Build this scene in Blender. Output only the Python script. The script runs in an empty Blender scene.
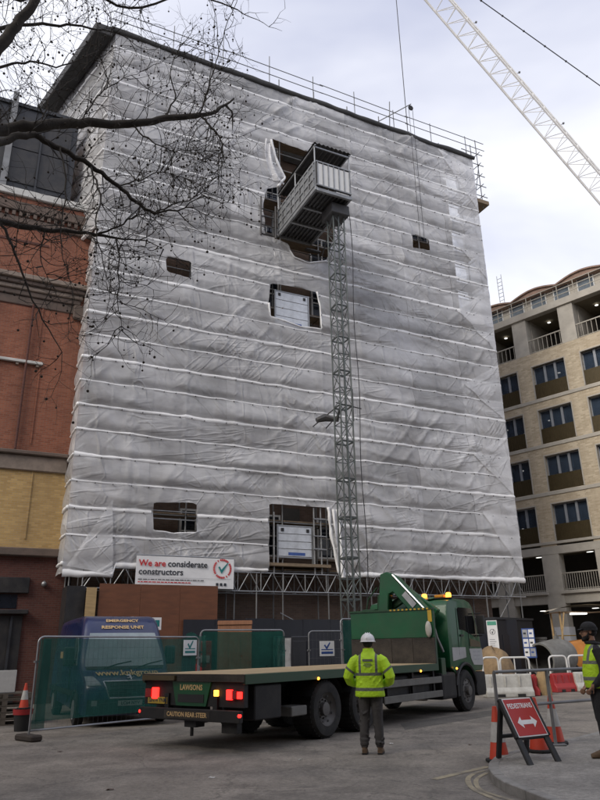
import bpy, bmesh, math, random
from mathutils import Vector, Matrix, noise, Euler

# ------------------------------------------------------------------ camera
FPX, PITCH, ROLL, EYE = 685.0, math.radians(20.05), math.radians(1.0), 1.6
scene = bpy.context.scene
COL = scene.collection
Fw = Vector((0, math.cos(PITCH), math.sin(PITCH)))
U0 = Vector((0, -math.sin(PITCH), math.cos(PITCH)))
R0 = Vector((1, 0, 0))
Rt = math.cos(ROLL)*R0 - math.sin(ROLL)*U0
Up = math.sin(ROLL)*R0 + math.cos(ROLL)*U0
EYEP = Vector((0, 0, EYE))
cam_d = bpy.data.cameras.new('camera')
cam = bpy.data.objects.new('camera', cam_d)
COL.objects.link(cam)
cam_d.sensor_fit = 'VERTICAL'
cam_d.sensor_height = 36.0
cam_d.sensor_width = 27.0
cam_d.lens = FPX/800*36.0
cam_d.clip_start = 0.1
cam_d.clip_end = 3000
cam.matrix_world = Matrix(((Rt.x, Up.x, -Fw.x, 0), (Rt.y, Up.y, -Fw.y, 0), (Rt.z, Up.z, -Fw.z, EYE), (0, 0, 0, 1)))
scene.camera = cam

# ------------------------------------------------------------------ sky, sun, exposure
SUN_AZ, SUN_EL = math.radians(-138), math.radians(36)
world = bpy.data.worlds.new('World')
scene.world = world
world.use_nodes = True
wn, wl = world.node_tree.nodes, world.node_tree.links
wn.clear()
w_out = wn.new('ShaderNodeOutputWorld')
w_bg = wn.new('ShaderNodeBackground')
w_bg.inputs['Strength'].default_value = 0.12
sky = wn.new('ShaderNodeTexSky')
sky.sky_type = 'NISHITA'
sky.sun_disc = False
sky.sun_elevation = SUN_EL
sky.sun_rotation = SUN_AZ
sky.air_density = 1.0
sky.dust_density = 2.0
w_tc = wn.new('ShaderNodeTexCoord')
w_map = wn.new('ShaderNodeMapping')
w_map.inputs['Scale'].default_value = (1.2, 1.2, 2.2)
w_no = wn.new('ShaderNodeTexNoise')
w_no.inputs['Scale'].default_value = 1.3
w_no.inputs['Detail'].default_value = 5
w_no.inputs['Roughness'].default_value = 0.5
w_no.inputs['Distortion'].default_value = 0.5
w_rp = wn.new('ShaderNodeValToRGB')
w_rp.color_ramp.elements[0].position = 0.36
w_rp.color_ramp.elements[0].color = (0.44, 0.465, 0.60, 1)
w_rp.color_ramp.elements[1].position = 0.66
w_rp.color_ramp.elements[1].color = (0.85, 0.855, 0.905, 1)
w_sc = wn.new('ShaderNodeVectorMath'); w_sc.operation = 'SCALE'
w_sc.inputs['Scale'].default_value = 8.2
w_mx = wn.new('ShaderNodeMix'); w_mx.data_type = 'RGBA'
w_mx.inputs['Factor'].default_value = 0.86
wl.new(w_tc.outputs['Generated'], w_map.inputs['Vector'])
wl.new(w_map.outputs['Vector'], w_no.inputs['Vector'])
wl.new(w_no.outputs['Fac'], w_rp.inputs['Fac'])
wl.new(w_rp.outputs['Color'], w_sc.inputs[0])
wl.new(sky.outputs['Color'], w_mx.inputs[6])
wl.new(w_sc.outputs['Vector'], w_mx.inputs[7])
wl.new(w_mx.outputs[2], w_bg.inputs['Color'])
wl.new(w_bg.outputs['Background'], w_out.inputs['Surface'])

sun_d = bpy.data.lights.new('sun', 'SUN')
sun_d.energy = 1.5
sun_d.angle = math.radians(30)
sun_d.color = (1.0, 0.93, 0.82)
sun = bpy.data.objects.new('sun', sun_d)
COL.objects.link(sun)
sdir = Vector((math.sin(SUN_AZ)*math.cos(SUN_EL), math.cos(SUN_AZ)*math.cos(SUN_EL), math.sin(SUN_EL)))
sun.rotation_euler = sdir.to_track_quat('Z', 'Y').to_euler()
sun.location = (-40, 10, 60)

vs = scene.view_settings
vs.view_transform = 'Standard'
vs.look = 'None'
vs.exposure = 0.52
vs.gamma = 1.0
vs.use_curve_mapping = False
scene.cycles.max_bounces = 8
scene.cycles.transparent_max_bounces = 14
scene.cycles.use_denoising = True

# ------------------------------------------------------------------ pixel -> place helpers
def ray(px, py):
    return Fw + Rt*((px-300)/FPX) + Up*((400-py)/FPX)
def gnd(px, py, z=0.0):
    d = ray(px, py)
    return EYEP + d*((z-EYE)/d.z)
def at_dist(px, py, hd):
    d = ray(px, py)
    return EYEP + d*(hd/math.hypot(d.x, d.y))
def az_vec(deg):
    a = math.radians(deg)
    return Vector((math.sin(a), math.cos(a), 0))
def rotz_of(deg):            # rotation that turns local +X to azimuth deg
    return math.radians(90-deg)
FAZ = 64.0
FU = az_vec(FAZ)
FN = Vector((FU.y, -FU.x, 0))           # out of the facade, to the street
FQ = Vector((0, 0, 0)) - FN*26.0
def facp(px, py, off=0.0):             # pixel -> (s, z) on the plane `off` metres behind the facade plane
    q = FQ - FN*off
    d = ray(px, py)
    t = (q-EYEP).dot(FN)/d.dot(FN)
    P = EYEP + d*t
    return (P-FQ).dot(FU), P.z
def F3(s, y=0.0, z=0.0):
    return FQ + FU*s - FN*y + Vector((0, 0, z))
RAZ = 137.0
RU = az_vec(RAZ)
RN = Vector((-0.7314, -0.6820, 0))
RQ = Vector((15.33, 41.24, 0))

# ------------------------------------------------------------------ mesh helpers
rnd = random.Random(7)
class MB:
    def __init__(s):
        s.V, s.F, s.M = [], [], []
    def add(s, vs_, fs, mi=0, T=None):
        b = len(s.V)
        for v in vs_:
            s.V.append(tuple(T @ Vector(v)) if T else tuple(v))
        for f in fs:
            s.F.append(tuple(i+b for i in f)); s.M.append(mi)
        return s
    def box(s, x0, x1, y0, y1, z0, z1, mi=0, T=None):
        if x0 > x1: x0, x1 = x1, x0
        if y0 > y1: y0, y1 = y1, y0
        if z0 > z1: z0, z1 = z1, z0
        v = [(x0,y0,z0),(x1,y0,z0),(x1,y1,z0),(x0,y1,z0),(x0,y0,z1),(x1,y0,z1),(x1,y1,z1),(x0,y1,z1)]
        f = [(0,3,2,1),(4,5,6,7),(0,1,5,4),(1,2,6,5),(2,3,7,6),(3,0,4,7)]
        return s.add(v, f, mi, T)
    def bar(s, p0, p1, w, h, mi=0, up=(0,0,1)):
        p0, p1 = Vector(p0), Vector(p1)
        d = (p1-p0); L = d.length; d.normalize()
        upv = Vector(up)
        if abs(d.dot(upv)) > 0.98: upv = Vector((0,1,0))
        x = d.cross(upv).normalized(); y = x.cross(d)
        T = Matrix(((x.x,d.x,y.x,p0.x),(x.y,d.y,y.y,p0.y),(x.z,d.z,y.z,p0.z),(0,0,0,1)))
        return s.box(-w/2, w/2, 0, L, -h/2, h/2, mi, T)
    def path(s, pts, r, n=8, mi=0, caps=True, flat=1.0):
        pts = [Vector(p) for p in pts]
        k = len(pts)
        rr = r if isinstance(r, (list, tuple)) else [r]*k
        b = len(s.V); prev = None
        for i, p in enumerate(pts):
            d = (pts[min(i+1, k-1)]-pts[max(i-1, 0)])
            if d.length < 1e-9: d = Vector((0,0,1))
            d.normalize()
            if prev is None:
                a = Vector((0,0,1)) if abs(d.z) < .9 else Vector((1,0,0))
                x = d.cross(a).normalized()
            else:
                x = (prev - d*prev.dot(d))
                x = x.normalized() if x.length > 1e-6 else d.orthogonal().normalized()
            prev = x; y = d.cross(x)
            for j in range(n):
                a = 2*math.pi*j/n
                s.V.append(tuple(p + x*(math.cos(a)*rr[i]) + y*(math.sin(a)*rr[i]*flat)))
        for i in range(k-1):
            for j in range(n):
                j2 = (j+1) % n
                s.F.append((b+i*n+j, b+i*n+j2, b+(i+1)*n+j2, b+(i+1)*n+j)); s.M.append(mi)
        if caps:
            s.F.append(tuple(b+j for j in reversed(range(n)))); s.M.append(mi)
            s.F.append(tuple(b+(k-1)*n+j for j in range(n))); s.M.append(mi)
        return s
    def tube(s, p0, p1, r, n=8, mi=0):
        return s.path([p0, p1], r, n, mi)
    def prism(s, poly, axis, a, b, mi=0, T=None):
        # poly is (u,v); axis 'x': (a,u,v)  'y': (u,a,v)  'z': (u,v,a)
        def P(u, v, w): return {'x': (w,u,v), 'y': (u,w,v), 'z': (u,v,w)}[axis]
        n = len(poly)
        v = [P(u, w, a) for u, w in poly]+[P(u, w, b) for u, w in poly]
        area = sum(poly[i][0]*poly[(i+1) % n][1]-poly[(i+1) % n][0]*poly[i][1] for i in range(n))
        flip = (area < 0) != (axis == 'y') != (b < a)
        f = [tuple(range(n))[::-1], tuple(range(n, 2*n))]+[(i, (i+1) % n, n+(i+1) % n, n+i) for i in range(n)]
        if flip: f = [t[::-1] for t in f]
        return s.add(v, f, mi, T)
    def lathe(s, prof, n=24, mi=0, T=None, cap=True):
        v, f = [], []
        for r, z in prof:
            for j in range(n):
                a = 2*math.pi*j/n
                v.append((r*math.cos(a), r*math.sin(a), z))
        for i in range(len(prof)-1):
            for j in range(n):
                j2 = (j+1) % n
                f.append((i*n+j, i*n+j2, (i+1)*n+j2, (i+1)*n+j))
        if cap:
            f.append(tuple(reversed(range(n)))); f.append(tuple((len(prof)-1)*n+j for j in range(n)))
        return s.add(v, f, mi, T)
    def grid(s, fn, nu, nv, mi=0, keep=None):
        b = len(s.V)
        for i in range(nu+1):
            for j in range(nv+1):
                s.V.append(tuple(fn(i/nu, j/nv)))
        for i in range(nu):
            for j in range(nv):
                if keep is None or keep(i, j):
                    s.F.append((b+i*(nv+1)+j, b+(i+1)*(nv+1)+j, b+(i+1)*(nv+1)+j+1, b+i*(nv+1)+j+1)); s.M.append(mi)
        return s
    def ball(s, c, r, n=8, m=5, mi=0, sc=(1,1,1), T=None):
        v, f = [], []
        c = Vector(c)
        for i in range(m+1):
            t = math.pi*i/m
            for j in range(n):
                a = 2*math.pi*j/n
                v.append((c.x+r*sc[0]*math.sin(t)*math.cos(a), c.y+r*sc[1]*math.sin(t)*math.sin(a), c.z+r*sc[2]*math.cos(t)))
        for i in range(m):
            for j in range(n):
                j2 = (j+1) % n
                f.append((i*n+j, (i+1)*n+j, (i+1)*n+j2, i*n+j2))
        return s.add(v, f, mi, T)
    def mesh(s, name, mats, smooth=False, bevel=0.0, seg=1, merge=False):
        me = bpy.data.meshes.new(name)
        me.from_pydata(s.V, [], s.F)
        if not isinstance(mats, (list, tuple)): mats = [mats]
        for m in mats: me.materials.append(m)
        me.polygons.foreach_set('material_index', s.M)
        if bevel or merge:
            bm = bmesh.new(); bm.from_mesh(me)
            if merge: bmesh.ops.remove_doubles(bm, verts=bm.verts, dist=1e-4)
            bmesh.ops.recalc_face_normals(bm, faces=bm.faces)
            if bevel:
                es = [e for e in bm.edges if len(e.link_faces) == 2 and e.calc_face_angle(0) > 0.6]
                bmesh.ops.bevel(bm, geom=es, offset=bevel, segments=seg, profile=0.6, affect='EDGES', clamp_overlap=True)
            bm.to_mesh(me); bm.free()
        if smooth:
            me.polygons.foreach_set('use_smooth', [True]*len(me.polygons))
            if smooth != 'all':
                try: me.set_sharp_from_angle(angle=math.radians(smooth if smooth is not True else 40))
                except Exception: pass
        me.update()
        return me
    def build(s, name, mats, parent=None, loc=None, rot=None, **k):
        o = bpy.data.objects.new(name, s.mesh(name, mats, **k))
        COL.objects.link(o)
        if parent: o.parent = parent
        if loc: o.location = loc
        if rot: o.rotation_euler = rot
        return o
def link(name, me, parent=None, loc=None, rot=None, scale=None):
    o = bpy.data.objects.new(name, me)
    COL.objects.link(o)
    if parent: o.parent = parent
    if loc is not None: o.location = loc
    if rot is not None: o.rotation_euler = rot
    if scale is not None: o.scale = scale
    return o
def tag(o, label=None, cat=None, group=None, kind=None):
    if label: o['label'] = label
    if cat: o['category'] = cat
    if group: o['group'] = group
    if kind: o['kind'] = kind
    return o
def root(name, label, cat, loc=(0,0,0), rz=0.0, group=None):
    o = bpy.data.objects.new(name, None)
    o.empty_display_size = 0.2
    COL.objects.link(o)
    o.location = loc; o.rotation_euler = (0, 0, rz)
    return tag(o, label, cat, group)
def copy_tree(o, loc=None, rz=None, parent=None):
    c = o.copy(); COL.objects.link(c)
    c.parent = parent
    if loc is not None: c.location = loc
    if rz is not None: c.rotation_euler = (0, 0, rz)
    for ch in [x for x in bpy.data.objects if x.parent == o]:
        copy_tree(ch, parent=c)
    return c
def text(name, body, size, mt, parent, T, ext=0.002, bold=0.0, align='CENTER', sx=1.0, space=1.0):
    cu = bpy.data.curves.new(name, 'FONT')
    cu.body = body; cu.size = size; cu.align_x = align; cu.align_y = 'CENTER'
    cu.extrude = ext; cu.offset = bold; cu.space_character = space; cu.resolution_u = 2
    tmp = bpy.data.objects.new(name, cu); COL.objects.link(tmp)
    dg = bpy.context.evaluated_depsgraph_get()
    me = bpy.data.meshes.new_from_object(tmp.evaluated_get(dg))
    bpy.data.objects.remove(tmp); bpy.data.curves.remove(cu)
    me.materials.clear(); me.materials.append(mt)
    me.transform(Matrix.Diagonal((sx, 1, 1, 1)))
    o = bpy.data.objects.new(name, me); COL.objects.link(o)
    o.parent = parent; o.matrix_local = T
    return o
def face_T(origin, right, up):
    r = Vector(right).normalized(); u = Vector(up).normalized(); n_ = r.cross(u)
    o = Vector(origin)
    return Matrix(((r.x,u.x,n_.x,o.x),(r.y,u.y,n_.y,o.y),(r.z,u.z,n_.z,o.z),(0,0,0,1)))

# ------------------------------------------------------------------ materials
def mat(name, col, rough=0.6, metal=0.0, var=0.18, scale=3.0, bump=0.0, bscale=30.0, spec=0.5, stretch=(1,1,1),
        dirt=0.0, dirt_col=(0.10,0.085,0.07), dscale=1.2, coat=0.0, rvar=0.15):
    m = bpy.data.materials.new(name); m.use_nodes = True
    n, l = m.node_tree.nodes, m.node_tree.links
    b = n['Principled BSDF']
    b.inputs['Metallic'].default_value = metal
    b.inputs['Specular IOR Level'].default_value = spec
    b.inputs['Coat Weight'].default_value = coat
    tc = n.new('ShaderNodeTexCoord'); mp = n.new('ShaderNodeMapping')
    mp.inputs['Scale'].default_value = stretch
    l.new(tc.outputs['Object'], mp.inputs['Vector'])
    no = n.new('ShaderNodeTexNoise'); no.inputs['Scale'].default_value = scale
    no.inputs['Detail'].default_value = 8; no.inputs['Roughness'].default_value = 0.62
    l.new(mp.outputs['Vector'], no.inputs['Vector'])
    rp = n.new('ShaderNodeValToRGB')
    c0 = [max(0, c*(1-var)) for c in col]; c1 = [min(1, c*(1+var)) for c in col]
    rp.color_ramp.elements[0].position = 0.3; rp.color_ramp.elements[0].color = (*c0, 1)
    rp.color_ramp.elements[1].position = 0.7; rp.color_ramp.elements[1].color = (*c1, 1)
    l.new(no.outputs['Fac'], rp.inputs['Fac'])
    out = rp.outputs['Color']
    if dirt:
        d = n.new('ShaderNodeTexNoise'); d.inputs['Scale'].default_value = dscale
        d.inputs['Detail'].default_value = 10; d.inputs['Roughness'].default_value = 0.7
        l.new(tc.outputs['Object'], d.inputs['Vector'])
        dr = n.new('ShaderNodeValToRGB')
        dr.color_ramp.elements[0].position = 0.42; dr.color_ramp.elements[0].color = (0,0,0,1)
        dr.color_ramp.elements[1].position = 0.72; dr.color_ramp.elements[1].color = (dirt,)*3+(1,)
        l.new(d.outputs['Fac'], dr.inputs['Fac'])
        mx = n.new('ShaderNodeMix'); mx.data_type = 'RGBA'
        l.new(dr.outputs['Color'], mx.inputs['Factor'])
        l.new(out, mx.inputs[6]); mx.inputs[7].default_value = (*dirt_col, 1)
        out = mx.outputs[2]
    l.new(out, b.inputs['Base Color'])
    mr = n.new('ShaderNodeMapRange')
    mr.inputs['To Min'].default_value = max(0.03, rough-rvar); mr.inputs['To Max'].default_value = min(1, rough+rvar)
    l.new(no.outputs['Fac'], mr.inputs['Value']); l.new(mr.outputs['Result'], b.inputs['Roughness'])
    if bump:
        n2 = n.new('ShaderNodeTexNoise'); n2.inputs['Scale'].default_value = bscale; n2.inputs['Detail'].default_value = 5
        l.new(mp.outputs['Vector'], n2.inputs['Vector'])
        bp = n.new('ShaderNodeBump'); bp.inputs['Strength'].default_value = min(1, bump); bp.inputs['Distance'].default_value = 0.02
        l.new(n2.outputs['Fac'], bp.inputs['Height']); l.new(bp.outputs['Normal'], b.inputs['Normal'])
    return m
def emis(name, col, st):
    m = bpy.data.materials.new(name); m.use_nodes = True
    b = m.node_tree.nodes['Principled BSDF']
    b.inputs['Base Color'].default_value = (*col, 1)
    b.inputs['Emission Color'].default_value = (*col, 1)
    b.inputs['Emission Strength'].default_value = st
    return m
def glass(name, tint=(0.02,0.025,0.03), rough=0.04, alpha=1.0):
    m = mat(name, tint, rough, 0, 0.3, 1.5, rvar=0.02, spec=0.6)
    if alpha < 1: m.node_tree.nodes['Principled BSDF'].inputs['Alpha'].default_value = alpha
    return m
def brick_mat(name, c1, c2, mortar, sc=1.0, dirt=0.35, dirt_col=(0.08,0.06,0.05), dist=0.5):
    m = bpy.data.materials.new(name); m.use_nodes = True
    n, l = m.node_tree.nodes, m.node_tree.links
    b = n['Principled BSDF']; b.inputs['Roughness'].default_value = 0.9
    tc = n.new('ShaderNodeTexCoord'); sx = n.new('ShaderNodeSeparateXYZ'); cx = n.new('ShaderNodeCombineXYZ')
    ad = n.new('ShaderNodeMath'); ad.operation = 'ADD'
    l.new(tc.outputs['Object'], sx.inputs[0]); l.new(sx.outputs['X'], ad.inputs[0]); l.new(sx.outputs['Y'], ad.inputs[1])
    l.new(ad.outputs[0], cx.inputs['X']); l.new(sx.outputs['Z'], cx.inputs['Y'])
    br = n.new('ShaderNodeTexBrick'); br.inputs['Scale'].default_value = 1.0
    br.inputs['Brick Width'].default_value = 0.225*sc; br.inputs['Row Height'].default_value = 0.075*sc
    br.inputs['Mortar Size'].default_value = 0.007*sc; br.inputs['Bias'].default_value = -0.1
    br.inputs['Color1'].default_value = (*c1, 1); br.inputs['Color2'].default_value = (*c2, 1); br.inputs['Mortar'].default_value = (*mortar, 1)
    l.new(cx.outputs[0], br.inputs['Vector'])
    d = n.new('ShaderNodeTexNoise'); d.inputs['Scale'].default_value = dist; d.inputs['Detail'].default_value = 10; d.inputs['Roughness'].default_value = 0.68
    dm = n.new('ShaderNodeMapping'); dm.inputs['Scale'].default_value = (1.6, 1.6, .35); l.new(tc.outputs['Object'], dm.inputs['Vector']); l.new(dm.outputs[0], d.inputs['Vector'])
    dr = n.new('ShaderNodeValToRGB')
    dr.color_ramp.elements[0].position = 0.38; dr.color_ramp.elements[0].color = (0,0,0,1)
    dr.color_ramp.elements[1].position = 0.75; dr.color_ramp.elements[1].color = (dirt,)*3+(1,)
    l.new(d.outputs['Fac'], dr.inputs['Fac'])
    mx = n.new('ShaderNodeMix'); mx.data_type = 'RGBA'
    l.new(dr.outputs['Color'], mx.inputs['Factor']); l.new(br.outputs['Color'], mx.inputs[6]); mx.inputs[7].default_value = (*dirt_col, 1)
    l.new(mx.outputs[2], b.inputs['Base Color'])
    bp = n.new('ShaderNodeBump'); bp.inputs['Strength'].default_value = 0.5; bp.inputs['Distance'].default_value = 0.01; bp.invert = True
    l.new(br.outputs['Fac'], bp.inputs['Height']); l.new(bp.outputs['Normal'], b.inputs['Normal'])
    return m
def asphalt_mat(name, base, warm, stain=0.5, crack=True):
    m = bpy.data.materials.new(name); m.use_nodes = True
    n, l = m.node_tree.nodes, m.node_tree.links
    b = n['Principled BSDF']
    tc = n.new('ShaderNodeTexCoord')
    def no(sc, det=8, ro=0.6, dis=0):
        x = n.new('ShaderNodeTexNoise'); x.inputs['Scale'].default_value = sc; x.inputs['Detail'].default_value = det
        x.inputs['Roughness'].default_value = ro; x.inputs['Distortion'].default_value = dis
        l.new(tc.outputs['Object'], x.inputs['Vector']); return x
    def ramp(src, p0, c0, p1, c1):
        r = n.new('ShaderNodeValToRGB')
        r.color_ramp.elements[0].position = p0; r.color_ramp.elements[0].color = (*c0, 1)
        r.color_ramp.elements[1].position = p1; r.color_ramp.elements[1].color = (*c1, 1)
        l.new(src, r.inputs['Fac']); return r.outputs['Color']
    def mix(f, a, bb, mode='MIX'):
        x = n.new('ShaderNodeMix'); x.data_type = 'RGBA'; x.blend_type = mode
        if isinstance(f, float): x.inputs['Factor'].default_value = f
        else: l.new(f, x.inputs['Factor'])
        l.new(a, x.inputs[6])
        if isinstance(bb, tuple): x.inputs[7].default_value = (*bb, 1)
        else: l.new(bb, x.inputs[7])
        return x.outputs[2]
    big = no(0.22, 6, 0.6, 0.6); mid = no(1.3, 9, 0.68); fine = no(16, 8, 0.85); grit = no(300, 2)
    col = ramp(big.outputs['Fac'], 0.35, base, 0.65, warm)
    col = mix(0.9, col, ramp(mid.outputs['Fac'], 0.3, (0.55,)*3, 0.72, (1.3,)*3), 'MULTIPLY')
    col = mix(0.9, col, ramp(fine.outputs['Fac'], 0.32, (0.45,)*3, 0.68, (1.5,)*3), 'MULTIPLY')
    st = no(0.75, 10, 0.75, 1.2)
    col = mix(ramp(st.outputs['Fac'], 0.52, (0,)*3, 0.66, (stain*1.2,)*3), col, tuple(c*0.42 for c in base))
    st2 = no(0.5, 10, 0.7, 0.3)
    col = mix(ramp(st2.outputs['Fac'], 0.57, (0,)*3, 0.72, (0.35,)*3), col, tuple(min(1, c*1.7) for c in warm))
    if crack:
        vo = n.new('ShaderNodeTexVoronoi'); vo.feature = 'DISTANCE_TO_EDGE'; vo.inputs['Scale'].default_value = 0.42
        wv = n.new('ShaderNodeVectorMath'); wv.operation = 'ADD'
        l.new(tc.outputs['Object'], wv.inputs[0]); l.new(no(1.6, 6, 0.7).outputs['Color'], wv.inputs[1]); l.new(wv.outputs[0], vo.inputs['Vector'])
        col = mix(ramp(vo.outputs['Distance'], 0.0, (0.6,)*3, 0.012, (0,)*3), col, tuple(c*0.35 for c in base))
    l.new(col, b.inputs['Base Color'])
    r = n.new('ShaderNodeMapRange'); r.inputs['To Min'].default_value = 0.62; r.inputs['To Max'].default_value = 0.95
    l.new(mid.outputs['Fac'], r.inputs['Value']); l.new(r.outputs['Result'], b.inputs['Roughness'])
    bp = n.new('ShaderNodeBump'); bp.inputs['Strength'].default_value = 0.5; bp.inputs['Distance'].default_value = 0.012
    l.new(fine.outputs['Fac'], bp.inputs['Height']); l.new(bp.outputs['Normal'], b.inputs['Normal'])
    return m
def thin_mat(name, col, rough, opaque=0.8, transl=0.25, var=0.1, scale=0.6, rand=0.12, crease=0.0, spec=0.4):
    """plastic film or netting: part diffuse and glossy, part letting light through, part open"""
    m = bpy.data.materials.new(name); m.use_nodes = True
    n, l = m.node_tree.nodes, m.node_tree.links
    b = n['Principled BSDF']; out = n['Material Output']
    b.inputs['Roughness'].default_value = rough; b.inputs['Specular IOR Level'].default_value = spec
    tc = n.new('ShaderNodeTexCoord'); oi = n.new('ShaderNodeObjectInfo')
    no = n.new('ShaderNodeTexNoise'); no.inputs['Scale'].default_value = scale; no.inputs['Detail'].default_value = 9; no.inputs['Roughness'].default_value = 0.65
    l.new(tc.outputs['Object'], no.inputs['Vector'])
    rp = n.new('ShaderNodeValToRGB')
    rp.color_ramp.elements[0].position = 0.3; rp.color_ramp.elements[0].color = (*[c*(1-var) for c in col], 1)
    rp.color_ramp.elements[1].position = 0.7; rp.color_ramp.elements[1].color = (*[min(1, c*(1+var)) for c in col], 1)
    l.new(no.outputs['Fac'], rp.inputs['Fac'])
    hs = n.new('ShaderNodeHueSaturation')
    mr = n.new('ShaderNodeMapRange'); mr.inputs['To Min'].default_value = 1-rand; mr.inputs['To Max'].default_value = 1+rand*0.6
    l.new(oi.outputs['Random'], mr.inputs['Value']); l.new(mr.outputs['Result'], hs.inputs['Value']); l.new(rp.outputs['Color'], hs.inputs['Color'])
    l.new(hs.outputs['Color'], b.inputs['Base Color'])
    n2 = n.new('ShaderNodeTexNoise'); n2.inputs['Scale'].default_value = 9; n2.inputs['Detail'].default_value = 4
    l.new(tc.outputs['Object'], n2.inputs['Vector'])
    bp = n.new('ShaderNodeBump'); bp.inputs['Strength'].default_value = 0.25; bp.inputs['Distance'].default_value = 0.03
    l.new(n2.outputs['Fac'], bp.inputs['Height']); l.new(bp.outputs['Normal'], b.inputs['Normal'])
    if crease:
        n2s = n.new('ShaderNodeMath'); n2s.operation = 'MULTIPLY'; n2s.inputs[1].default_value = .3; l.new(n2.outputs['Fac'], n2s.inputs[0]); hsum = n2s.outputs[0]
        for rot, st in ((0.70, (.85, 1, .11)), (-0.75, (.9, 1, .11)), (1.35, (1.0, 1, .12)), (-.25, (.7, 1, .1))):
            mp = n.new('ShaderNodeMapping'); mp.vector_type = 'TEXTURE'
            mp.inputs['Rotation'].default_value = (0, rot, 0); mp.inputs['Scale'].default_value = tuple(1/x for x in st)
            l.new(tc.outputs['Object'], mp.inputs['Vector'])
            nn = n.new('ShaderNodeTexNoise'); nn.inputs['Scale'].default_value = 1.0; nn.inputs['Detail'].default_value = 3; nn.inputs['Distortion'].default_value = .4
            l.new(mp.outputs['Vector'], nn.inputs['Vector'])
            s1 = n.new('ShaderNodeMath'); s1.operation = 'SUBTRACT'; l.new(nn.outputs['Fac'], s1.inputs[0]); s1.inputs[1].default_value = .5
            s2 = n.new('ShaderNodeMath'); s2.operation = 'ABSOLUTE'; l.new(s1.outputs[0], s2.inputs[0])
            s3 = n.new('ShaderNodeMapRange'); s3.interpolation_type = 'SMOOTHSTEP'; s3.inputs['From Max'].default_value = .032; s3.inputs['To Min'].default_value = 1.7; s3.inputs['To Max'].default_value = 0
            l.new(s2.outputs[0], s3.inputs['Value'])
            mk = n.new('ShaderNodeTexNoise'); mk.inputs['Scale'].default_value = .33; mk.inputs['Detail'].default_value = 2
            mo = n.new('ShaderNodeVectorMath'); mo.operation = 'ADD'; mo.inputs[1].default_value = (rot*31, 0, rot*17); l.new(tc.outputs['Object'], mo.inputs[0]); l.new(mo.outputs[0], mk.inputs['Vector'])
            mk2 = n.new('ShaderNodeMapRange'); mk2.inputs['From Min'].default_value = .45; mk2.inputs['From Max'].default_value = .6; l.new(mk.outputs['Fac'], mk2.inputs['Value'])
            mm = n.new('ShaderNodeMath'); mm.operation = 'MULTIPLY'; l.new(s3.outputs[0], mm.inputs[0]); l.new(mk2.outputs[0], mm.inputs[1])
            s4 = n.new('ShaderNodeMath'); s4.operation = 'ADD'; l.new(hsum, s4.inputs[0]); l.new(mm.outputs[0], s4.inputs[1]); hsum = s4.outputs[0]
        l.new(hsum, bp.inputs['Height']); bp.inputs['Strength'].default_value = crease; bp.inputs['Distance'].default_value = .035
    tl = n.new('ShaderNodeBsdfTranslucent'); l.new(hs.outputs['Color'], tl.inputs['Color'])
    m1 = n.new('ShaderNodeMixShader'); m1.inputs[0].default_value = transl
    l.new(b.outputs[0], m1.inputs[1]); l.new(tl.outputs[0], m1.inputs[2])
    tr = n.new('ShaderNodeBsdfTransparent')
    m2 = n.new('ShaderNodeMixShader'); m2.inputs[0].default_value = opaque
    l.new(tr.outputs[0], m2.inputs[1]); l.new(m1.outputs[0], m2.inputs[2])
    if crease:   # the film is clearer in places
        mq = n.new('ShaderNodeMapping'); mq.inputs['Scale'].default_value = (.35, 1, .9); l.new(tc.outputs['Object'], mq.inputs['Vector'])
        q1 = n.new('ShaderNodeTexNoise'); q1.inputs['Scale'].default_value = .9; q1.inputs['Detail'].default_value = 7; q1.inputs['Roughness'].default_value = .6; l.new(mq.outputs[0], q1.inputs['Vector'])
        q2 = n.new('ShaderNodeMapRange'); q2.inputs['From Min'].default_value = .35; q2.inputs['From Max'].default_value = .65; q2.inputs['To Min'].default_value = opaque-.30; q2.inputs['To Max'].default_value = min(1, opaque+.12)
        l.new(q1.outputs['Fac'], q2.inputs['Value']); l.new(q2.outputs[0], m2.inputs[0])
    l.new(m2.outputs[0], out.inputs['Surface'])
    return m

M = {}
M['asphalt'] = asphalt_mat('asphalt', (0.185, 0.168, 0.147), (0.285, 0.252, 0.210))
M['paving'] = asphalt_mat('paving', (0.26, 0.245, 0.22), (0.33, 0.31, 0.275), 0.3, False)
M['kerbstone'] = mat('kerbstone', (0.27, 0.26, 0.24), 0.85, 0, 0.25, 6, 0.4, 60, dirt=0.5)
M['paint_line'] = mat('paint_line', (0.36, 0.31, 0.21), 0.8, 0, 0.2, 8, 0.3, 60, dirt=0.95, dirt_col=(0.13,0.12,0.11), dscale=3.0)
M['sheet'] = thin_mat('sheet', (0.82, 0.82, 0.83), 0.22, 0.80, 0.30, 0.10, 0.5, 0.20, crease=0.42, spec=.6)
M['sheet_band'] = thin_mat('sheet_band', (0.93, 0.93, 0.93), 0.5, 0.98, 0.15, 0.06, 1.5, 0.05)
M['galv'] = mat('galv', (0.36, 0.37, 0.38), 0.45, 0.75, 0.25, 8, 0.0, dirt=0.4, dscale=4)
M['galv_dull'] = mat('galv_dull', (0.24, 0.245, 0.25), 0.6, 0.5, 0.3, 6, dirt=0.5, dscale=3)
M['alu'] = mat('alu', (0.62, 0.64, 0.66), 0.42, 0.55, 0.12, 3, dirt=0.25, dscale=2)
M['hoist_grey'] = mat('hoist_grey', (0.29, 0.30, 0.31), 0.5, 0.4, 0.2, 3, dirt=0.4, dscale=2)
M['mast_grey'] = mat('mast_grey', (0.105, 0.122, 0.120), 0.5, 0.3, 0.25, 4, dirt=0.4, dscale=2)
M['hoist_dark'] = mat('hoist_dark', (0.075, 0.075, 0.078), 0.65, 0.3, 0.3, 4, dirt=0.5, dscale=3)
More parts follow.
